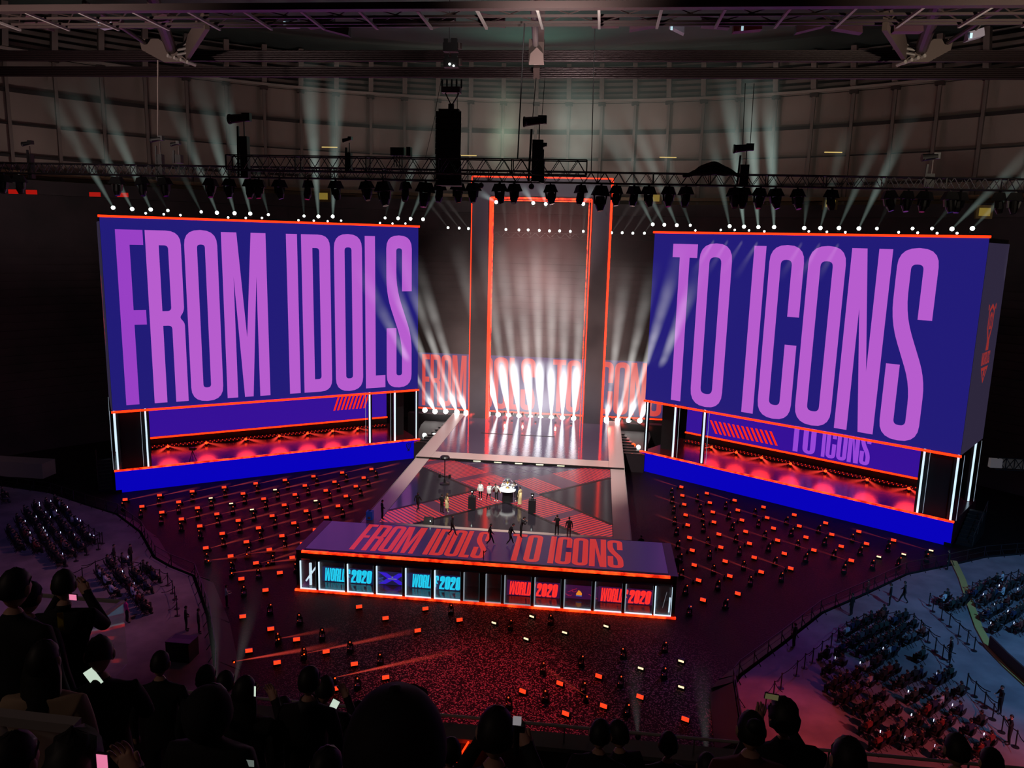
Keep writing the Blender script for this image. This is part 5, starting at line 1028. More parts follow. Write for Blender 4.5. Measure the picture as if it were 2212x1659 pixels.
# flat red rays skimming the floor
for (x, y), dx, dy, st in (((-10.2, 45.0), 7, 4.6, .16), ((-7.3, 42.6), 7.5, 4.8, .2), ((-14.2, 43.4), 6, 3.4, .25), ((-12.6, 46.6), 3.5, 2.2, .1), ((-21.0, 59.8), 4.2, 2.4, .12), ((-18.5, 58.4), 4, 2.3, .12), ((-23.5, 58.0), 4, 2.1, .1), ((-20.5, 56.0), 4.4, 2.5, .1), ((8.2, 43.0), -3.4, 3.6, .07)):
    t = thing('ray_lamp', 'black floor lamp throwing a flat red ray across the arena floor %s' % ('left' if x < 0 else 'right of centre'), 'stage light', (x, y, 0), group='floor lamps with flat red rays '+('left' if x < 0 else 'right'))
    MB().box(x-.16, x+.16, y-.16, y+.16, 0, .22).build('base', housing, t); MB().ball((x, y, .34), .13).build('head', housing, t); MB().ball((x+.06, y-.1, .38), .05).build('lens', lens_red, t)
    beam(t, (x, y, .36), (x+dx, y+dy, .3), .30, st*9, (1, .08, .05))
    spot('floor_ray_light', (x-dx*.15, y-dy*.15, 1.2), (x+dx*.5, y+dy*.5, 0), 90, (1, .03, .03), 26, .6, .05)

for k, (x, y) in enumerate([p for p in L_ if p[1] > 57]):
    t = thing('ray_lamp', 'tiny red ray lamp among the left floor light grid, ray along the floor', 'stage light', (x+.5, y-.2, 0), group='ray lamps in the left grid')
    MB().box(x+.4, x+.6, y-.3, y-.1, 0, .2).build('base', housing, t); MB().ball((x+.5, y-.2, .27), .08).build('head', housing, t)
    beam(t, (x+.5, y-.2, .3), (x+2.9, y+3.2, .25), .22, 1.3, (1, .1, .06))
for k, (x, y) in enumerate([p for p in R_ if p[1] > 59][::2]):
    t = thing('ray_lamp', 'tiny red ray lamp among the right floor light grid, ray along the floor', 'stage light', (x-.5, y-.2, 0), group='ray lamps in the right grid')
    MB().box(x-.6, x-.4, y-.3, y-.1, 0, .2).build('base', housing, t); MB().ball((x-.5, y-.2, .27), .08).build('head', housing, t)
    beam(t, (x-.5, y-.2, .3), (x-3.3, y+2.6, .25), .2, .8, (1, .08, .05))
for (px, py), (qx, qy), lab in (((468, 1500), (456, 1170), 'floor lamp with a faint pale upright beam by the left barrier, left of two'), ((505, 1480), (560, 1240), 'floor lamp with a faint pale slanting beam by the left barrier, right of two'), ((1378, 1590), (1366, 1400), 'floor lamp with a faint pale beam among the front red lights'), ((1527, 1640), (1512, 1420), 'floor lamp with a faint pale beam near the foot of the right barrier')):
    P = atz(px, py, .4); t = thing('upright_beam_lamp', lab, 'stage light', (P.x, P.y, 0)); MB().box(P.x-.2, P.x+.2, P.y-.2, P.y+.2, 0, .2).build('base', housing, t); MB().ball((P.x, P.y, .38), .18).build('head', housing, t)
    beam(t, P, aty(qx, qy, P.y+.5), .9, .032, (.85, .9, .85))
# haze hanging over the stage, its lit glow painted as volume emission
def haze(name, label, c, r, strength, color, rz=0, scale=.16):
    m = D.materials.new('glowing_stage_haze'); m.use_nodes = True; n, l = m.node_tree.nodes, m.node_tree.links; n.clear()
    out = n.new('ShaderNodeOutputMaterial'); em = n.new('ShaderNodeEmission'); l.new(em.outputs[0], out.inputs['Volume']); em.inputs['Color'].default_value = tuple(color)+(1,)
    tc = n.new('ShaderNodeTexCoord'); ln_ = n.new('ShaderNodeVectorMath'); ln_.operation = 'LENGTH'; l.new(tc.outputs['Object'], ln_.inputs[0])
    mr = n.new('ShaderNodeMapRange'); mr.interpolation_type = 'SMOOTHSTEP'; mr.inputs['From Min'].default_value = 1; mr.inputs['From Max'].default_value = 0; l.new(ln_.outputs['Value'], mr.inputs['Value'])
    g = n.new('ShaderNodeNewGeometry'); ns = n.new('ShaderNodeTexNoise'); ns.inputs['Scale'].default_value = scale; ns.inputs['Detail'].default_value = 3; l.new(g.outputs['Position'], ns.inputs['Vector'])
    m2 = n.new('ShaderNodeMapRange'); m2.inputs['From Min'].default_value = .36; m2.inputs['From Max'].default_value = .66; m2.inputs['To Min'].default_value = .35; m2.inputs['To Max'].default_value = 1.5; l.new(ns.outputs['Fac'], m2.inputs['Value'])
    k = n.new('ShaderNodeMath'); k.operation = 'MULTIPLY'; l.new(mr.outputs[0], k.inputs[0]); l.new(m2.outputs[0], k.inputs[1])
    k2 = n.new('ShaderNodeMath'); k2.operation = 'MULTIPLY'; l.new(k.outputs[0], k2.inputs[0]); k2.inputs[1].default_value = strength; l.new(k2.outputs[0], em.inputs['Strength']); m.cycles.volume_step_rate = .7
    mb = MB(); mb.ball((0, 0, 0), 1, n=20, m=12); o = D.objects.new(name, mb.mesh(name, m)); COL.objects.link(o); o.location = c; o.scale = r; o.rotation_euler = (0, 0, rz)
    return tag(o, label, 'haze', kind='stuff')
haze('haze', 'warm grey haze hanging around the portal and rear wall', (0, 101, 15), (19, 12, 21), .018, (1, .66, .62))
haze('haze', 'reddish haze glowing inside the upper half of the portal', (0, 103, 27), (10, 4, 10), .020, (1, .20, .18))
haze('haze', 'low mauve haze lying over the runway before the portal', (0, 97, 6.5), (14, 9, 7), .009, (.95, .88, 1))
haze('haze', 'bright white haze over the dazzling floor lights inside the portal', (0, 105, 5.5), (10, 4, 6), .075, (.92, .94, 1))
haze('haze', 'bright haze over the floor lights right of the portal', (12.5, 105, 7), (4.5, 4, 6.5), .09, (1, .93, .86))
haze('haze', 'pale haze over the floor lights left of the portal', (-13, 105, 6), (4.5, 4, 5), .06, (.95, .96, 1))
haze('haze', 'greenish smoke drifting above the lighting truss, left puff', aty(1088, 290, 62), (1.9, 3, 4.2), .055, (.62, .85, .60), 0, .5)
haze('haze', 'bluish green smoke above the lighting truss, tall right puff', aty(1240, 285, 62), (3.0, 3, 5.0), .055, (.62, .82, .70), 0, .5)
haze('haze', 'faint grey haze under the roof over the stage centre', (4, 88, 40), (34, 16, 12), .0024, (.85, .95, .82))

# ------------------------------------------------------------------ spectators' ground areas
CZ = 1.0
def poly_world(pts, z): return [(lambda p: (p.x, p.y))(atz(x, y, z)) for x, y in pts]
RB = [(1591, 1700), (1611, 1600), (1599, 1528), (1591, 1477), (1603, 1461), (1694, 1393), (1778, 1326), (1869, 1286), (1961, 1242), (2056, 1222), (2130, 1205), (2300, 1190)]
LB = [(-120, 1046), (0, 1050), (105, 1065), (180, 1090), (250, 1112), (300, 1150), (330, 1205), (365, 1225), (415, 1245), (445, 1330), (460, 1430), (455, 1520), (420, 1640)]
rw = poly_world(RB, CZ); rw = [(rw[0][0], 17)]+rw[1:]; rpoly_ = rw+[(rw[-1][0]+12, 40), (rw[-1][0]+12, 17)]
structure(MB().prism(rpoly_, 0.0, CZ), 'floor_right_concourse', concourse)
lw = poly_world(LB, CZ); lpoly = lw+[(lw[-1][0]-1, 17), (-75, 17), (-75, lw[0][1])]
structure(MB().prism(lpoly[::-1], 0.0, CZ), 'floor_left_concourse', concourse)
for nm, pts, lab in (('barrier_wall', rw[1:], 'long dark mesh barrier along the edge of the right concourse'), ('barrier_wall', lw, 'long dark mesh barrier along the edge of the left concourse')):
    t = thing(nm, lab, 'barrier', (pts[0][0], pts[0][1], 0)); mb = MB(); mp_ = MB(); mr = MB(); sg = -1 if pts is lw else 1
    for (x0, y0), (x1, y1) in zip(pts, pts[1:]):
        dv = Vector((x1-x0, y1-y0, 0)); L = dv.length; nn = Vector((-dv.y, dv.x, 0)).normalized()*(.55); o0 = -nn if False else nn
        # field side is on the left of travel for the right area, on the left of travel for the left area too
        a, b = Vector((x0, y0, 0))+nn*.4, Vector((x1, y1, 0))+nn*.4; c_, d_ = a+nn*2.4, b+nn*2.4
        mb.add([a+Vector((0, 0, .9)), b+Vector((0, 0, .9)), b+Vector((0, 0, 1.05)), a+Vector((0, 0, 1.05)), c_, d_, d_+Vector((0, 0, .15)), c_+Vector((0, 0, .15))], [(0, 1, 5, 4), (3, 7, 6, 2), (0, 3, 2, 1), (4, 5, 6, 7)])
        k = max(1, int(L/1.6))
        for i in range(k):
            q = a.lerp(b, i/k); mp_.bar(q+Vector((0, 0, 1.0)), q+Vector((0, 0, 2.0)), .05); mp_.bar(q+Vector((0, 0, 1.7)), q-nn*.9+Vector((0, 0, 1.02)), .04)
        mr.bar(a+Vector((0, 0, 2.0)), b+Vector((0, 0, 2.0)), .05); mr.bar(a+Vector((0, 0, 1.5)), b+Vector((0, 0, 1.5)), .03)
    mb.build('sloping_board', grass_wall, t); mp_.build('posts', black, t); mr.build('rails', black, t)
# raised yellow kerb and second bank on the far right
yk = poly_world([(2060, 1212), (2078, 1250), (2098, 1310), (2115, 1357), (2139, 1401), (2175, 1440), (2230, 1490), (2290, 1540)], CZ+.05)
mb = MB()
for (x0, y0), (x1, y1) in zip(yk, yk[1:]): mb.bar((x0, y0, CZ+.05), (x1, y1, CZ+.05), .5, .1)
tag(mb.build('yellow_kerb', mat('kerb_yellow', (170, 160, 90), .7)), 'curving yellowish kerb line between the two right-hand crowd areas', 'kerb')
mb = MB(); k2 = poly_world([(2136, 1400), (2175, 1440), (2230, 1490), (2290, 1540)], CZ)
for (x0, y0), (x1, y1) in zip(k2, k2[1:]): mb.bar((x0, y0, CZ+.45), (x1, y1, CZ+.45), .12, .9)
tag(mb.build('low_hoarding', mat('hoarding_brown', (52, 34, 34), .7)), 'low dark hoarding continuing the yellow kerb at the right edge', 'barrier')

# stanchions
st0 = thing('stanchion', 'x', 'barrier post', (0, 0, 0))
MB().lathe([(.2, 0), (.19, .03), (.04, .06), (.035, .1)], n=14).build('base', black, st0, local=True); MB().tube((0, 0, .08), (0, 0, .98), .035, n=10).build('post', black, st0, local=True); MB().lathe([(.045, .9), (.045, 1.0), (.02, 1.03)], n=10).build('head', black, st0, local=True)
us = [False]
def posts(pts, group, lab, rope=True):
    W_ = [atz(x, y, CZ) for x, y in pts]
    for i, p in enumerate(W_):
        o = place(st0, us, p, (0, 0, random.random()), lab, group)
        if rope and i+1 < len(W_) and (W_[i+1]-p).length < 6:
            q = W_[i+1]-p; mb = MB(); pv = Vector((0, 0, .93))
            for k in range(1, 6):
                a = k/5; v = Vector((q.x*a, q.y*a, .93-.1*math.sin(math.pi*a))); mb.bar(pv, v, .02, .05); pv = v
            r = mb.mesh('belt', black); b = D.objects.new('belt', r); COL.objects.link(b); b.parent = o; b.rotation_euler = (0, 0, -o.rotation_euler.z)
c4 = lambda L: [(1472+x/2.517, 1000+y/2.517) for x, y in L]
posts(c4([(1345, 775), (1365, 808), (1412, 853), (1455, 890), (1505, 942), (1552, 985), (1590, 1022)]), 'posts along the small right seating block', 'black queue post beside the small seating block near the yellow kerb')
posts(c4([(457, 1330), (500, 1270), (540, 1225), (625, 1155), (668, 1115), (712, 1085), (760, 1045), (813, 1000), (848, 970), (890, 935), (928, 912), (985, 890), (1060, 880), (1160, 875), (1257, 888), (1297, 925), (1338, 975), (1378, 1025), (1418, 1065), (1455, 1112)]), 'posts round the main right seating block', 'black belted queue post round the main seating block on the right')
posts(c4([(1550, 1225), (1592, 1270), (1645, 1330), (1690, 1395), (1740, 1465), (1815, 1545)]), 'posts along the walkway near the right edge', 'black queue post along the pink walkway near the right edge')
posts(c4([(1575, 712), (1612, 700), (1655, 688), (1700, 676), (1745, 665), (1785, 655), (1825, 640)]), 'posts behind the far right crowd', 'black queue post behind the blue-lit crowd at the far right')
c0 = lambda L: [(x/2.962, 900+y/2.962) for x, y in L]
posts(c0([(535, 735), (572, 760), (607, 785), (640, 810), (657, 812), (630, 850), (555, 885), (487, 925), (420, 960)]), 'posts round the upper left crowd', 'dark belted queue post round the upper crowd on the left')
posts(c0([(530, 1045), (615, 1000), (720, 945), (780, 970), (905, 1010), (970, 1030), (1025, 1055), (1075, 1080), (1105, 1130), (1120, 1170), (1132, 1230), (1135, 1275)]), 'posts round the lower left crowd', 'dark belted queue post round the lower crowd on the left')
# guards
G = [((248, 1221), 'stand', -1.2, 'guard in black standing left of his colleague above the lower left crowd'), ((283, 1220), 'stand', -1.5, 'guard in black standing right of his colleague above the lower left crowd'), ((403, 1362), 'clasp', -1.2, 'guard in black on the left concourse close to the barrier'), ((430, 1368), 'stand', -1.0, 'guard in grey on the left concourse, right of the guard in black'),
     ((1921, 1308), 'stand', 1.2, 'guard in black on the right concourse by the barrier, facing the stage'), ((1951, 1303), 'walk', 1.0, 'guard in black walking on the right concourse toward the yellow kerb'), ((1838, 1330), 'stand', .8, 'steward at the barrier above the main right seating block'), ((1714, 1399), 'clasp', .9, 'guard in black by the barrier at the top of the right concourse'),
     ((2050, 1430), 'clasp', 1.4, 'guard in black between the main right block and the walkway'), ((2158, 1541), 'down', 1.6, 'guard in black on the pink walkway near the right edge'), ((2178, 1608), 'camera', 1.3, 'person in black photographing from the pink walkway at the right edge'), ((2046, 1215+16), 'stand', 1.2, 'steward at the top of the yellow kerb line')]
for (px, py), ps, rz, lab in G: person(lab, atz(px, py, CZ), rz, ps, GREY if 'grey' in lab else BLK, BLK, SHOE_D, .15)
# seated crowd: chairs and people
ch0 = thing('folding_chair', 'x', 'chair', (0, 0, 0))
MB().box(-.22, .22, -.2, .22, .42, .46).build('seat', black, ch0, local=True); MB().hexa([(-.22, -.24, .5), (.22, -.24, .5), (.22, -.2, .5), (-.22, -.2, .5), (-.2, -.3, .86), (.2, -.3, .86), (.2, -.26, .86), (-.2, -.26, .86)]).build('backrest', black, ch0, local=True)
mb = MB(); [mb.bar((sx*.2, a, 0), (sx*.2, b, .44), .03) for sx in (-1, 1) for a, b in ((-.22, .2), (.22, -.2))]; mb.build('leg_frame', steel_dark, ch0, local=True)
SM = []
for k, (top, pants, tl) in enumerate(((BLK, BLK, .2), (NAVY, BLK, .45), (GREY, NAVY, .3), (cloth('pale_coat', (172, 176, 184)), BLK, .25), (MAROON, BLK, .4), (cloth('dark_green_coat', (30, 40, 36)), BLK, .15), (BLK, GREY, .55))):
    me, hc = person_mesh('seated_person', 'sit', top, pants, SHOE_D, tl, -.05, False, 0, 1.12)
    hm = hair_mb(hc, tl, 'short' if k % 2 else 'short'); kk = len(me.vertices); bm = bmesh.new(); bm.from_mesh(me); vv = [bm.verts.new(v) for v in hm.v]
    me.materials.append(HAIR)
    for f in hm.f:
        try: bf = bm.faces.new([vv[i] for i in f]); bf.material_index = 4; bf.smooth = True
        except ValueError: pass
    bm.to_mesh(me); bm.free(); SM.append(me)
PH = MB(); PH.box(-.04, .04, .40, .41, .70, .84); PH = PH.mesh('phone', [phone_tiny])
uc = [False]; ncrowd = [0]
def crowd(poly, step, rowd, face, group, lab, pal, dens=.9, phone=.12):
    W_ = [atz(x, y, CZ) for x, y in poly]; cx = sum(p.x for p in W_)/len(W_); cy = sum(p.y for p in W_)/len(W_); ca, sa = math.cos(face), math.sin(face)
    loc = [((p.x-cx)*ca+(p.y-cy)*sa, -(p.x-cx)*sa+(p.y-cy)*ca) for p in W_]
    def inside(x, y):
        c = False
        for i in range(len(loc)):
            x0, y0 = loc[i-1]; x1, y1 = loc[i]
            if (y0 > y) != (y1 > y) and x < (x1-x0)*(y-y0)/(y1-y0)+x0: c = not c
        return c
    y = min(l[1] for l in loc); r = 0
    while y < max(l[1] for l in loc):
        x = min(l[0] for l in loc)
        while x < max(l[0] for l in loc):
            if inside(x, y) and random.random() < dens:
                X = cx+x*ca-y*sa+random.uniform(-.1, .1); Y = cy+x*sa+y*ca+random.uniform(-.14, .14)
                o = D.objects.new('person', SM[random.choice(pal)]); COL.objects.link(o); o.location = (X, Y, CZ); o.rotation_euler = (0, 0, face+random.uniform(-.3, .3)); s = random.uniform(.94, 1.04); o.scale = (s, s, s)
                tag(o, lab, 'person', group); ncrowd[0] += 1
                if random.random() < phone*1.8:
                    p = D.objects.new('phone', PH); COL.objects.link(p); p.location = o.location; p.rotation_euler = o.rotation_euler; tag(p, 'tiny glowing phone held by a seated spectator '+group.split(' in ')[-1], 'phone', 'lit phones '+group)
                c = place(ch0, uc, (X, Y, CZ), (0, 0, face), 'dark folding chair under a spectator '+group.split(' in ')[-1], 'folding chairs '+group)
            x += step
        y += rowd; r += 1
MIX = [0, 0, 0, 1, 2, 3, 4, 5, 6, 6]
crowd(c4([(905, 950), (960, 905), (1060, 850), (1200, 850), (1250, 905), (1310, 960), (1330, 1040), (1240, 1090), (1010, 1090), (760, 1070), (850, 1000)]), .62, 1.0, .75, 'seated people in the front of the main right block', 'spectator sitting in the dark front part of the main right block', MIX, .82, .04)
crowd(c4([(760, 1085), (1330, 1085), (1420, 1120), (1500, 1200), (1560, 1330), (1640, 1450), (1700, 1560), (1790, 1650), (1100, 1650), (960, 1500), (800, 1300)]), .74, 1.12, .75, 'seated people in the red-lit main right block', 'spectator sitting in the red-lit rear part of the main right block', MIX, .62, .14)
crowd(c4([(1420, 735), (1500, 705), (1545, 770), (1580, 830), (1520, 845), (1420, 820)]), .62, .95, .75, 'seated people in the small right block', 'spectator sitting in the small block beside the yellow kerb', MIX, .8, .05)
crowd(c4([(1560, 720), (1640, 680), (1760, 660), (1900, 600), (1900, 1000), (1760, 1010), (1690, 960), (1650, 870), (1600, 790)]), .72, 1.1, .75, 'seated people in the far right blue block', 'spectator sitting in blue light beyond the yellow kerb', MIX, .62, .1)
crowd(c0([(60, 720), (150, 620), (290, 570), (400, 560), (470, 660), (560, 740), (600, 800), (480, 900), (380, 980), (300, 900), (180, 890), (10, 850)]), .66, .95, -.75, 'seated people in the upper left crowd', 'spectator sitting in the violet upper crowd on the left', MIX, .66, .16)
crowd(c0([(560, 1090), (640, 1010), (690, 960), (860, 940), (930, 1010), (1020, 1080), (960, 1120), (940, 1200), (1010, 1290), (860, 1290), (780, 1210), (700, 1160)]), .68, 1.0, -.75, 'seated people in the lower left crowd', 'spectator sitting in the lower crowd on the left', MIX, .72, .1)
crowd(c0([(-40, 600), (0, 520), (60, 490), (90, 520), (40, 560)]), .8, 1.1, -.75, 'seated people in the far left corner', 'spectator sitting in the small group at the left edge', MIX, .7, .1)
open('/tmp/w_crowd.txt', 'w').write(str(ncrowd[0])) if 0 else None
person('person in a bright pink coat standing behind the glass rail corner', atz(275, 1345, CZ), -.6, 'stand', PINK, BLK, SHOE_D, .1)
person('person in white on the arena floor behind the left barrier', atz(490, 1312, 0), -.9, 'down', WHT, BLK, SHOE_D, .3)
t = thing('podium_box', 'big dark box standing on the left concourse near the guards', 'box', atz(395, 1420, CZ)); p = atz(395, 1420, CZ); MB().cbox(p+Vector((0, 0, .6)), 1.5, 1.2, 1.2).build('body', black, t); MB().cbox(p+Vector((0, -.3, 1.25)), 1.6, .5, .08).build('top', steel_dark, t)
# vomitory / distant bits
for (px, py), sz, lab in (((30, 1008), (8, 2.0, 1.6), 'pale end wall of the left stand at the picture edge'), ((2150, 1000), (1.1, .5, .9), 'pale lit opening behind the outer corner of the right platform')):
    p = aty(px, py, 73 if px < 100 else 80); o = MB().cbox(p, *sz).build('end_panel', mat('end_panel_grey', (96, 84, 84), .8, emit=(30, 26, 26), es=.2) if px < 100 else mat('opening_glow', (120, 116, 116), .7, emit=(70, 66, 66), es=.8)); tag(o, lab, 'panel')  # wall and opening get part of their pale tone from emission

p = aty(2182, 1003, 80); t = thing('lattice_mast', 'short dark lattice section beside the pale opening at the right edge', 'truss', p); mb = MB()
for i in range(4):
    mb.bar(p+Vector((-1.2+i*.8, 0, -.6)), p+Vector((-1.2+i*.8, 0, .6)), .07)
    if i < 3: mb.bar(p+Vector((-1.2+i*.8, 0, -.6)), p+Vector((-.4+i*.8, 0, .6)), .06); mb.bar(p+Vector((-1.2+i*.8, 0, .6)), p+Vector((-.4+i*.8, 0, -.6)), .06)
mb.bar(p+Vector((-1.3, 0, .6)), p+Vector((1.3, 0, .6)), .08); mb.bar(p+Vector((-1.3, 0, -.6)), p+Vector((1.3, 0, -.6)), .08); mb.build('lattice', black, t)
MB().cbox(p+Vector((.4, .3, 0)), 2.6, .1, 1.0).build('backing_panel', mat('dim_backing', (60, 58, 58), .7, emit=(40, 38, 38), es=.6), t)  # backing panel is made to glow faintly behind the lattice

# ------------------------------------------------------------------ the terrace with the photographer's neighbours
def tz_(Y): return 25.55-.62*max(0, (math.floor((Y+.4)/.8)))
mb = MB()
for i in range(-2, 12):
    y0 = i*.8-.4; z = 25.55-.62*max(0, i); mb.box(-12, 22, y0, y0+.8, z-1.4, z)
structure(mb, 'floor_terrace', mat('terrace_dark', (34, 28, 28), .85))
pY = 9.3; ra, rb2 = aty(700, 1531, pY), aty(1700, 1631, pY)
t = thing('balcony_parapet', 'dark balcony parapet with a thin metal rail across the bottom of the picture', 'railing', (8, pY, ra.z))
MB().box(-12, 22, pY, pY+.25, ra.z-2.6, ra.z-.30).build('parapet', mat('parapet_dark', (40, 30, 32), .7), t)
MB().tube((-12, pY+.1, ra.z), (22, pY+.1, ra.z), .022, n=8).build('top_rail', pale_steel, t); MB().box(-12, 22, pY-.03, pY+.3, ra.z-.30, ra.z-.24).build('coping', steel, t)
mb = MB(); [mb.bar((x*1.7-11, pY+.1, ra.z-.24), (x*1.7-11, pY+.1, ra.z), .02) for x in range(20)]; mb.build('rail_posts', steel, t)
p = aty(1000, 1640, 9.25); t = thing('red_reflector_strip', 'pair of short slanted red reflective strips below the parapet rail', 'light', p)
for dx in (0, .11): MB().bar(aty(986+dx*130, 1645, 9.2), aty(1012+dx*130, 1603, 9.2), .025, .02).build('strip', red_led, t)  # reflective strips, their red shine painted with LED emission
# corner of glass balustrade at the left
def rail_glass(pts, Y, lab, hgt, m=pale_steel):
    W_ = [atd(x, y, Yd) for (x, y), Yd in zip(pts, Y)]; t = thing('glass_balustrade', lab, 'railing', W_[0]); mb = MB(); mg = MB()
    for a, b in zip(W_, W_[1:]):
        mb.bar(a, b, .05, .04); dn = Vector((0, 0, -hgt)); nn = (b-a).cross(Vector((0, 0, 1))).normalized()*.008
        mg.hexa([a+dn-nn, b+dn-nn, b+dn+nn, a+dn+nn, a-nn, b-nn, b+nn, a+nn])
    mb.build('rail', m, t); mg.build('glass_pane', glass, t); return t
rail_glass([(60, 1284), (265, 1300), (100, 1418)], (11.5, 11.5, 8.2), 'glass balustrade corner with a thin metal rail behind the people on the left', 1.0)
rail_glass([(-30, 1545), (168, 1568)], (3.0, 3.0), 'short pale metal rail with glass in front of the woman in beige', .9)
rail_glass([(-20, 1505), (45, 1466)], (5.2, 6.0), 'short slanting rail end at the left edge beside the woman in beige', .6)
# neighbours: (x of head, y of head top, distance, ...)
HEAD_TOP = 1.775
def neighbour(px, py, dist, lab, s=1.0, rz=0, **kw):
    p = atd(px, py, dist); kw.setdefault('sub', 1); fz = p.z-HEAD_TOP*s; step = 25.55-.62*max(0, math.floor((p.y+.4)/.8))
    return person(lab, (p.x, p.y, fz), rz, s=s, **kw)
def phone_obj(px, py, dist, w, h, m, rot, lab):
    p = atd(px, py, dist); t = thing('phone', lab, 'phone', p); R = Matrix.Rotation(rot, 3, 'Y'); 
    def q(a, b, c): return p+R @ Vector((a, b, c))
    MB().hexa([q(-w/2, -.002, -h/2), q(w/2, -.002, -h/2), q(w/2, .008, -h/2), q(-w/2, .008, -h/2), q(-w/2, -.002, h/2), q(w/2, -.002, h/2), q(w/2, .008, h/2), q(-w/2, .008, h/2)]).build('case', black, t)
    MB().hexa([q(-w*.46, -.004, -h*.46), q(w*.46, -.004, -h*.46), q(w*.46, -.003, -h*.46), q(-w*.46, -.003, -h*.46), q(-w*.46, -.004, h*.46), q(w*.46, -.004, h*.46), q(w*.46, -.003, h*.46), q(-w*.46, -.003, h*.46)]).build('screen', m, t)
    return t
def hand_at(o_parent, px, py, dist, name='hand'): pass
def collar(m):
    def f(o, hc): MB().lathe([(.085, 1.44), (.08, 1.49), (.062, 1.53), (.06, 1.5)], n=14).build('collar', m, o, local=True, smooth=True)
    return f
DK = dict(top=BLK, pants=BLK)
def cap_extra(o, hc):
    c = hc; mb = MB(); n, m = 20, 8; vs = []
    for j in range(m+1):
        zz = min(-.05+1.05*j/m, .999); rr = math.sqrt(1-zz*zz)
        for i in range(n): t = 2*math.pi*i/n; vs.append((c[0]+math.cos(t)*rr*.098, c[1]+math.sin(t)*rr*.118-.004, c[2]+.02+zz*.125))
    mb.add(vs, [(j*n+i, j*n+(i+1) % n, (j+1)*n+(i+1) % n, (j+1)*n+i) for j in range(m) for i in range(n)]+[tuple(range(m*n, (m+1)*n)), tuple(range(n-1, -1, -1))])
    k = mb.build('cap', mat('black_cap', (24, 20, 22), .8), o, local=True, smooth=True)
    MB().lathe([(.012, 0), (.01, .008), (.002, .01)], (c[0], c[1], c[2]+.143), 10).build('cap_button', black, k, local=True)
    mb = MB(); mb.prism([(-.07, .09), (.07, .09), (.06, .19), (.03, .215), (-.03, .215), (-.06, .19)], .015, .025, lambda a, b, z: (c[0]+a, c[1]+b, c[2]+z)); mb.build('cap_brim', mat('black_cap', (24, 20, 22)), k, local=True)
neighbour(852, 1540, 1.42, 'person in a dark cap seen from behind, huge at the bottom centre', s=1.0, rz=.22, extra=cap_extra, tilt=.0, fingers=True, sub=2, pose='down', **DK)
neighbour(1070, 1541, 3.5, 'dark-haired person holding a phone gimbal, right of the person in the cap', pose='phone', fingers=True, **DK)
neighbour(664, 1446, 6.1, 'person with short dark hair and dark shirt collar, standing centre left', extra=collar(GREY), sub=2, tilt=.05, **DK)
neighbour(699, 1468, 6.9, 'dark-haired person just right of the one with the grey collar, holding a lit phone', rz=.1, pose='phone', fingers=True, tilt=.3, **DK)
neighbour(440, 1443, 6.9, 'person with short dark hair, taller of two heads left of the long-haired person', **DK)
neighbour(482, 1455, 7.4, 'person with short dark hair and a grey collar, lower of two heads', extra=collar(GREY), **DK)
neighbour(524, 1468, 6.0, 'long-haired person in black holding up a small lit phone', hair='long', rz=.1, pose='phone', fingers=True, **DK)
neighbour(342, 1412, 7.2, 'person with short dark hair and black jacket next to the floor steps', rz=.2, **DK)
neighbour(211, 1383, 5.0, 'person in black bending over a bright phone on the left', rz=.5, tilt=.55, pose='down', fingers=True, sub=2, **DK)
neighbour(84, 1393, 4.4, 'woman with long dark hair in a beige sweater', hair='long', rz=.2, top=BEIGE, pants=BLK, sub=2, bulk=1.1, sleeves=True, pose='stand')
neighbour(133, 1236, 5.9, 'person in black with a yellow neck tag, filming with a raised phone', rz=.42, pose='camera', fingers=True, sub=2, extra=lambda o, hc: MB().box(-.025, .015, -.125, -.11, 1.36, 1.5).build('neck_tag', mat('tag_yellow', (190, 170, 40), .7), o, local=True), **DK)
neighbour(20, 1235, 4.6, 'tall dark person cut off by the left edge of the picture', **DK)
neighbour(52, 1262, 5.6, 'dark person between the left edge and the one filming', **DK)
neighbour(150, 1607, 2.6, 'person at the bottom left whose dark hair fills the corner, filming', rz=.4, hair='curly', pose='phone', fingers=True, sub=2, **DK)
neighbour(8, 1600, 2.9, 'dark-haired person at the very bottom left corner', **DK)
neighbour(448, 1490, 4.0, 'person in a dark hooded jacket standing before the left heads', bulk=1.15, extra=lambda o, hc: MB().ball((0, -.01, 1.645), .125, .14, .15, 14, 10).build('hood', BLK, o, local=True, smooth=True), **DK)
neighbour(700, 1627, 4.0, 'low dark head just left of the person in the cap', **DK)
neighbour(972, 1602, 6.3, 'small dark head right behind the person in the cap', **DK)
neighbour(609, 1510, 8.4, 'partly hidden dark head left of the standing person with the grey collar', **DK)
neighbour(771, 1520, 8.2, 'partly hidden dark head between the grey collar person and the cap', **DK)
neighbour(1296, 1562, 6.2, 'dark-haired person left of the leaning head at the parapet', rz=-.2, **DK)
neighbour(1342, 1563, 6.6, 'dark-haired person leaning toward a neighbour at the parapet', rz=.6, **DK)
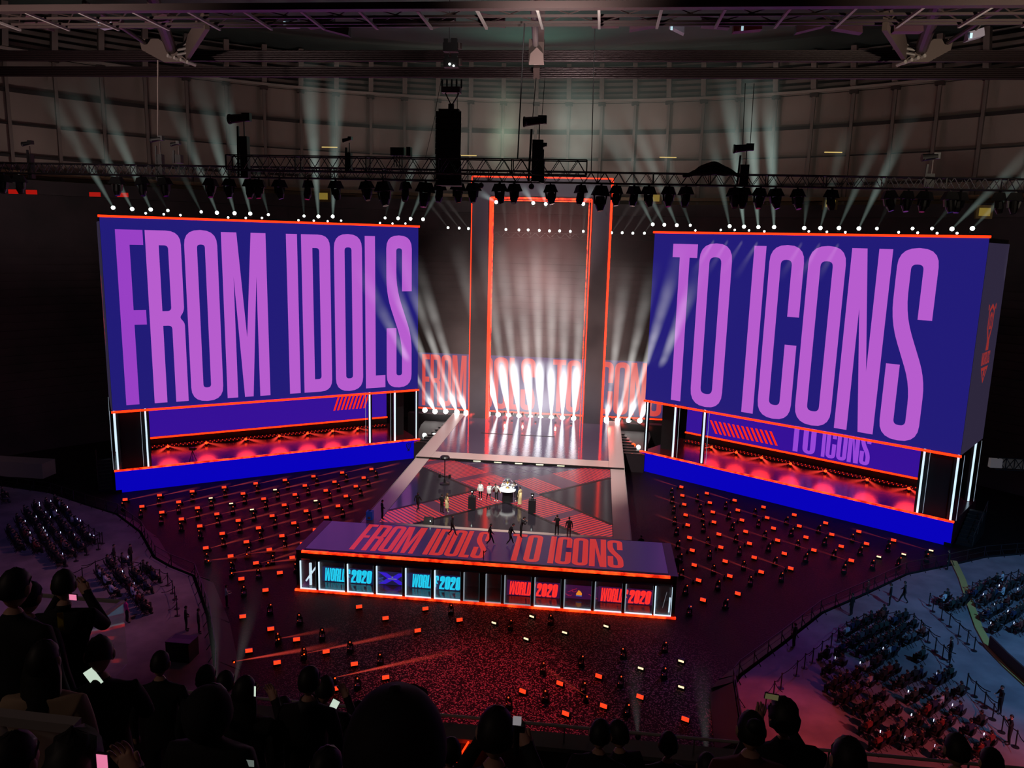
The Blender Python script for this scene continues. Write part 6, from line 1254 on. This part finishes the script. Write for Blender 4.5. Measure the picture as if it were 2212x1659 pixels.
neighbour(1446, 1588, 7.0, 'dark head standing alone against the parapet rail', **DK)
neighbour(1530, 1635, 6.6, 'low dark head at the bottom edge left of the red jacket', **DK)
neighbour(1628, 1547, 4.7, 'person with a hair bun in a dark red jacket at the bottom right', hair='bun', top=MAROON, pants=BLK, bulk=1.15)
neighbour(1700, 1523, 5.0, 'curly-haired person holding up a filming phone at the bottom right', hair='curly', pose='camera', fingers=True, rz=.1, bulk=1.35, **DK)
neighbour(1842, 1606, 3.9, 'big dark shape of a person in black right of the curly-haired one', bulk=1.25, **DK)
neighbour(2075, 1594, 5.6, 'person with a yellow-green collar at the bottom right', top=OLIVE, pants=BLK)
neighbour(2150, 1625, 6.0, 'dark-haired person at the bottom right corner', **DK)
phone_obj(202, 1463, 5.0, .09, .13, phone_white, -.62, 'bright white phone in the hands of the bending person')
phone_obj(722, 1523, 6.8, .07, .12, phone_white, .45, 'white lit phone right of the person with the grey collar')
phone_obj(551, 1493, 5.8, .015, .09, phone_white, .05, 'thin lit phone edge beside the long-haired person')
phone_obj(158, 1290, 5.5, .06, .045, phone_pink, 0, 'phone with a pinkish picture held up on the left')
phone_obj(222, 1645, 2.6, .042, .06, phone_pink, 0, 'filming phone at the bottom left corner')
phone_obj(540, 1648, 4.0, .05, .04, mat('dull_screen', (160, 170, 165), .4, emit=(110, 120, 115), es=.7), 0, 'small pale phone at the bottom edge left of centre')
phone_obj(1667, 1505, 5.0, .09, .04, mat('filming_screen', (100, 90, 60), .4, emit=(80, 76, 50), es=.8), .1, 'dim filming phone above the curly-haired person')
p = atd(1117, 1557, 3.3); t = thing('phone_gimbal', 'small gimbal with a pale phone mount held beside the dark-haired person', 'gimbal', p)
MB().cbox(p, .035, .02, .03).build('phone_mount', mat('mount_pale', (190, 186, 190), .5, emit=(150, 146, 150), es=.6), t); MB().tube(p+Vector((.0, .0, -.015)), p+Vector((0, 0, -.16)), .012, n=8).build('handle', black, t); MB().cbox(p+Vector((.02, 0, -.03)), .03, .03, .03).build('motor', black, t)  # emission makes the phone mount look pale
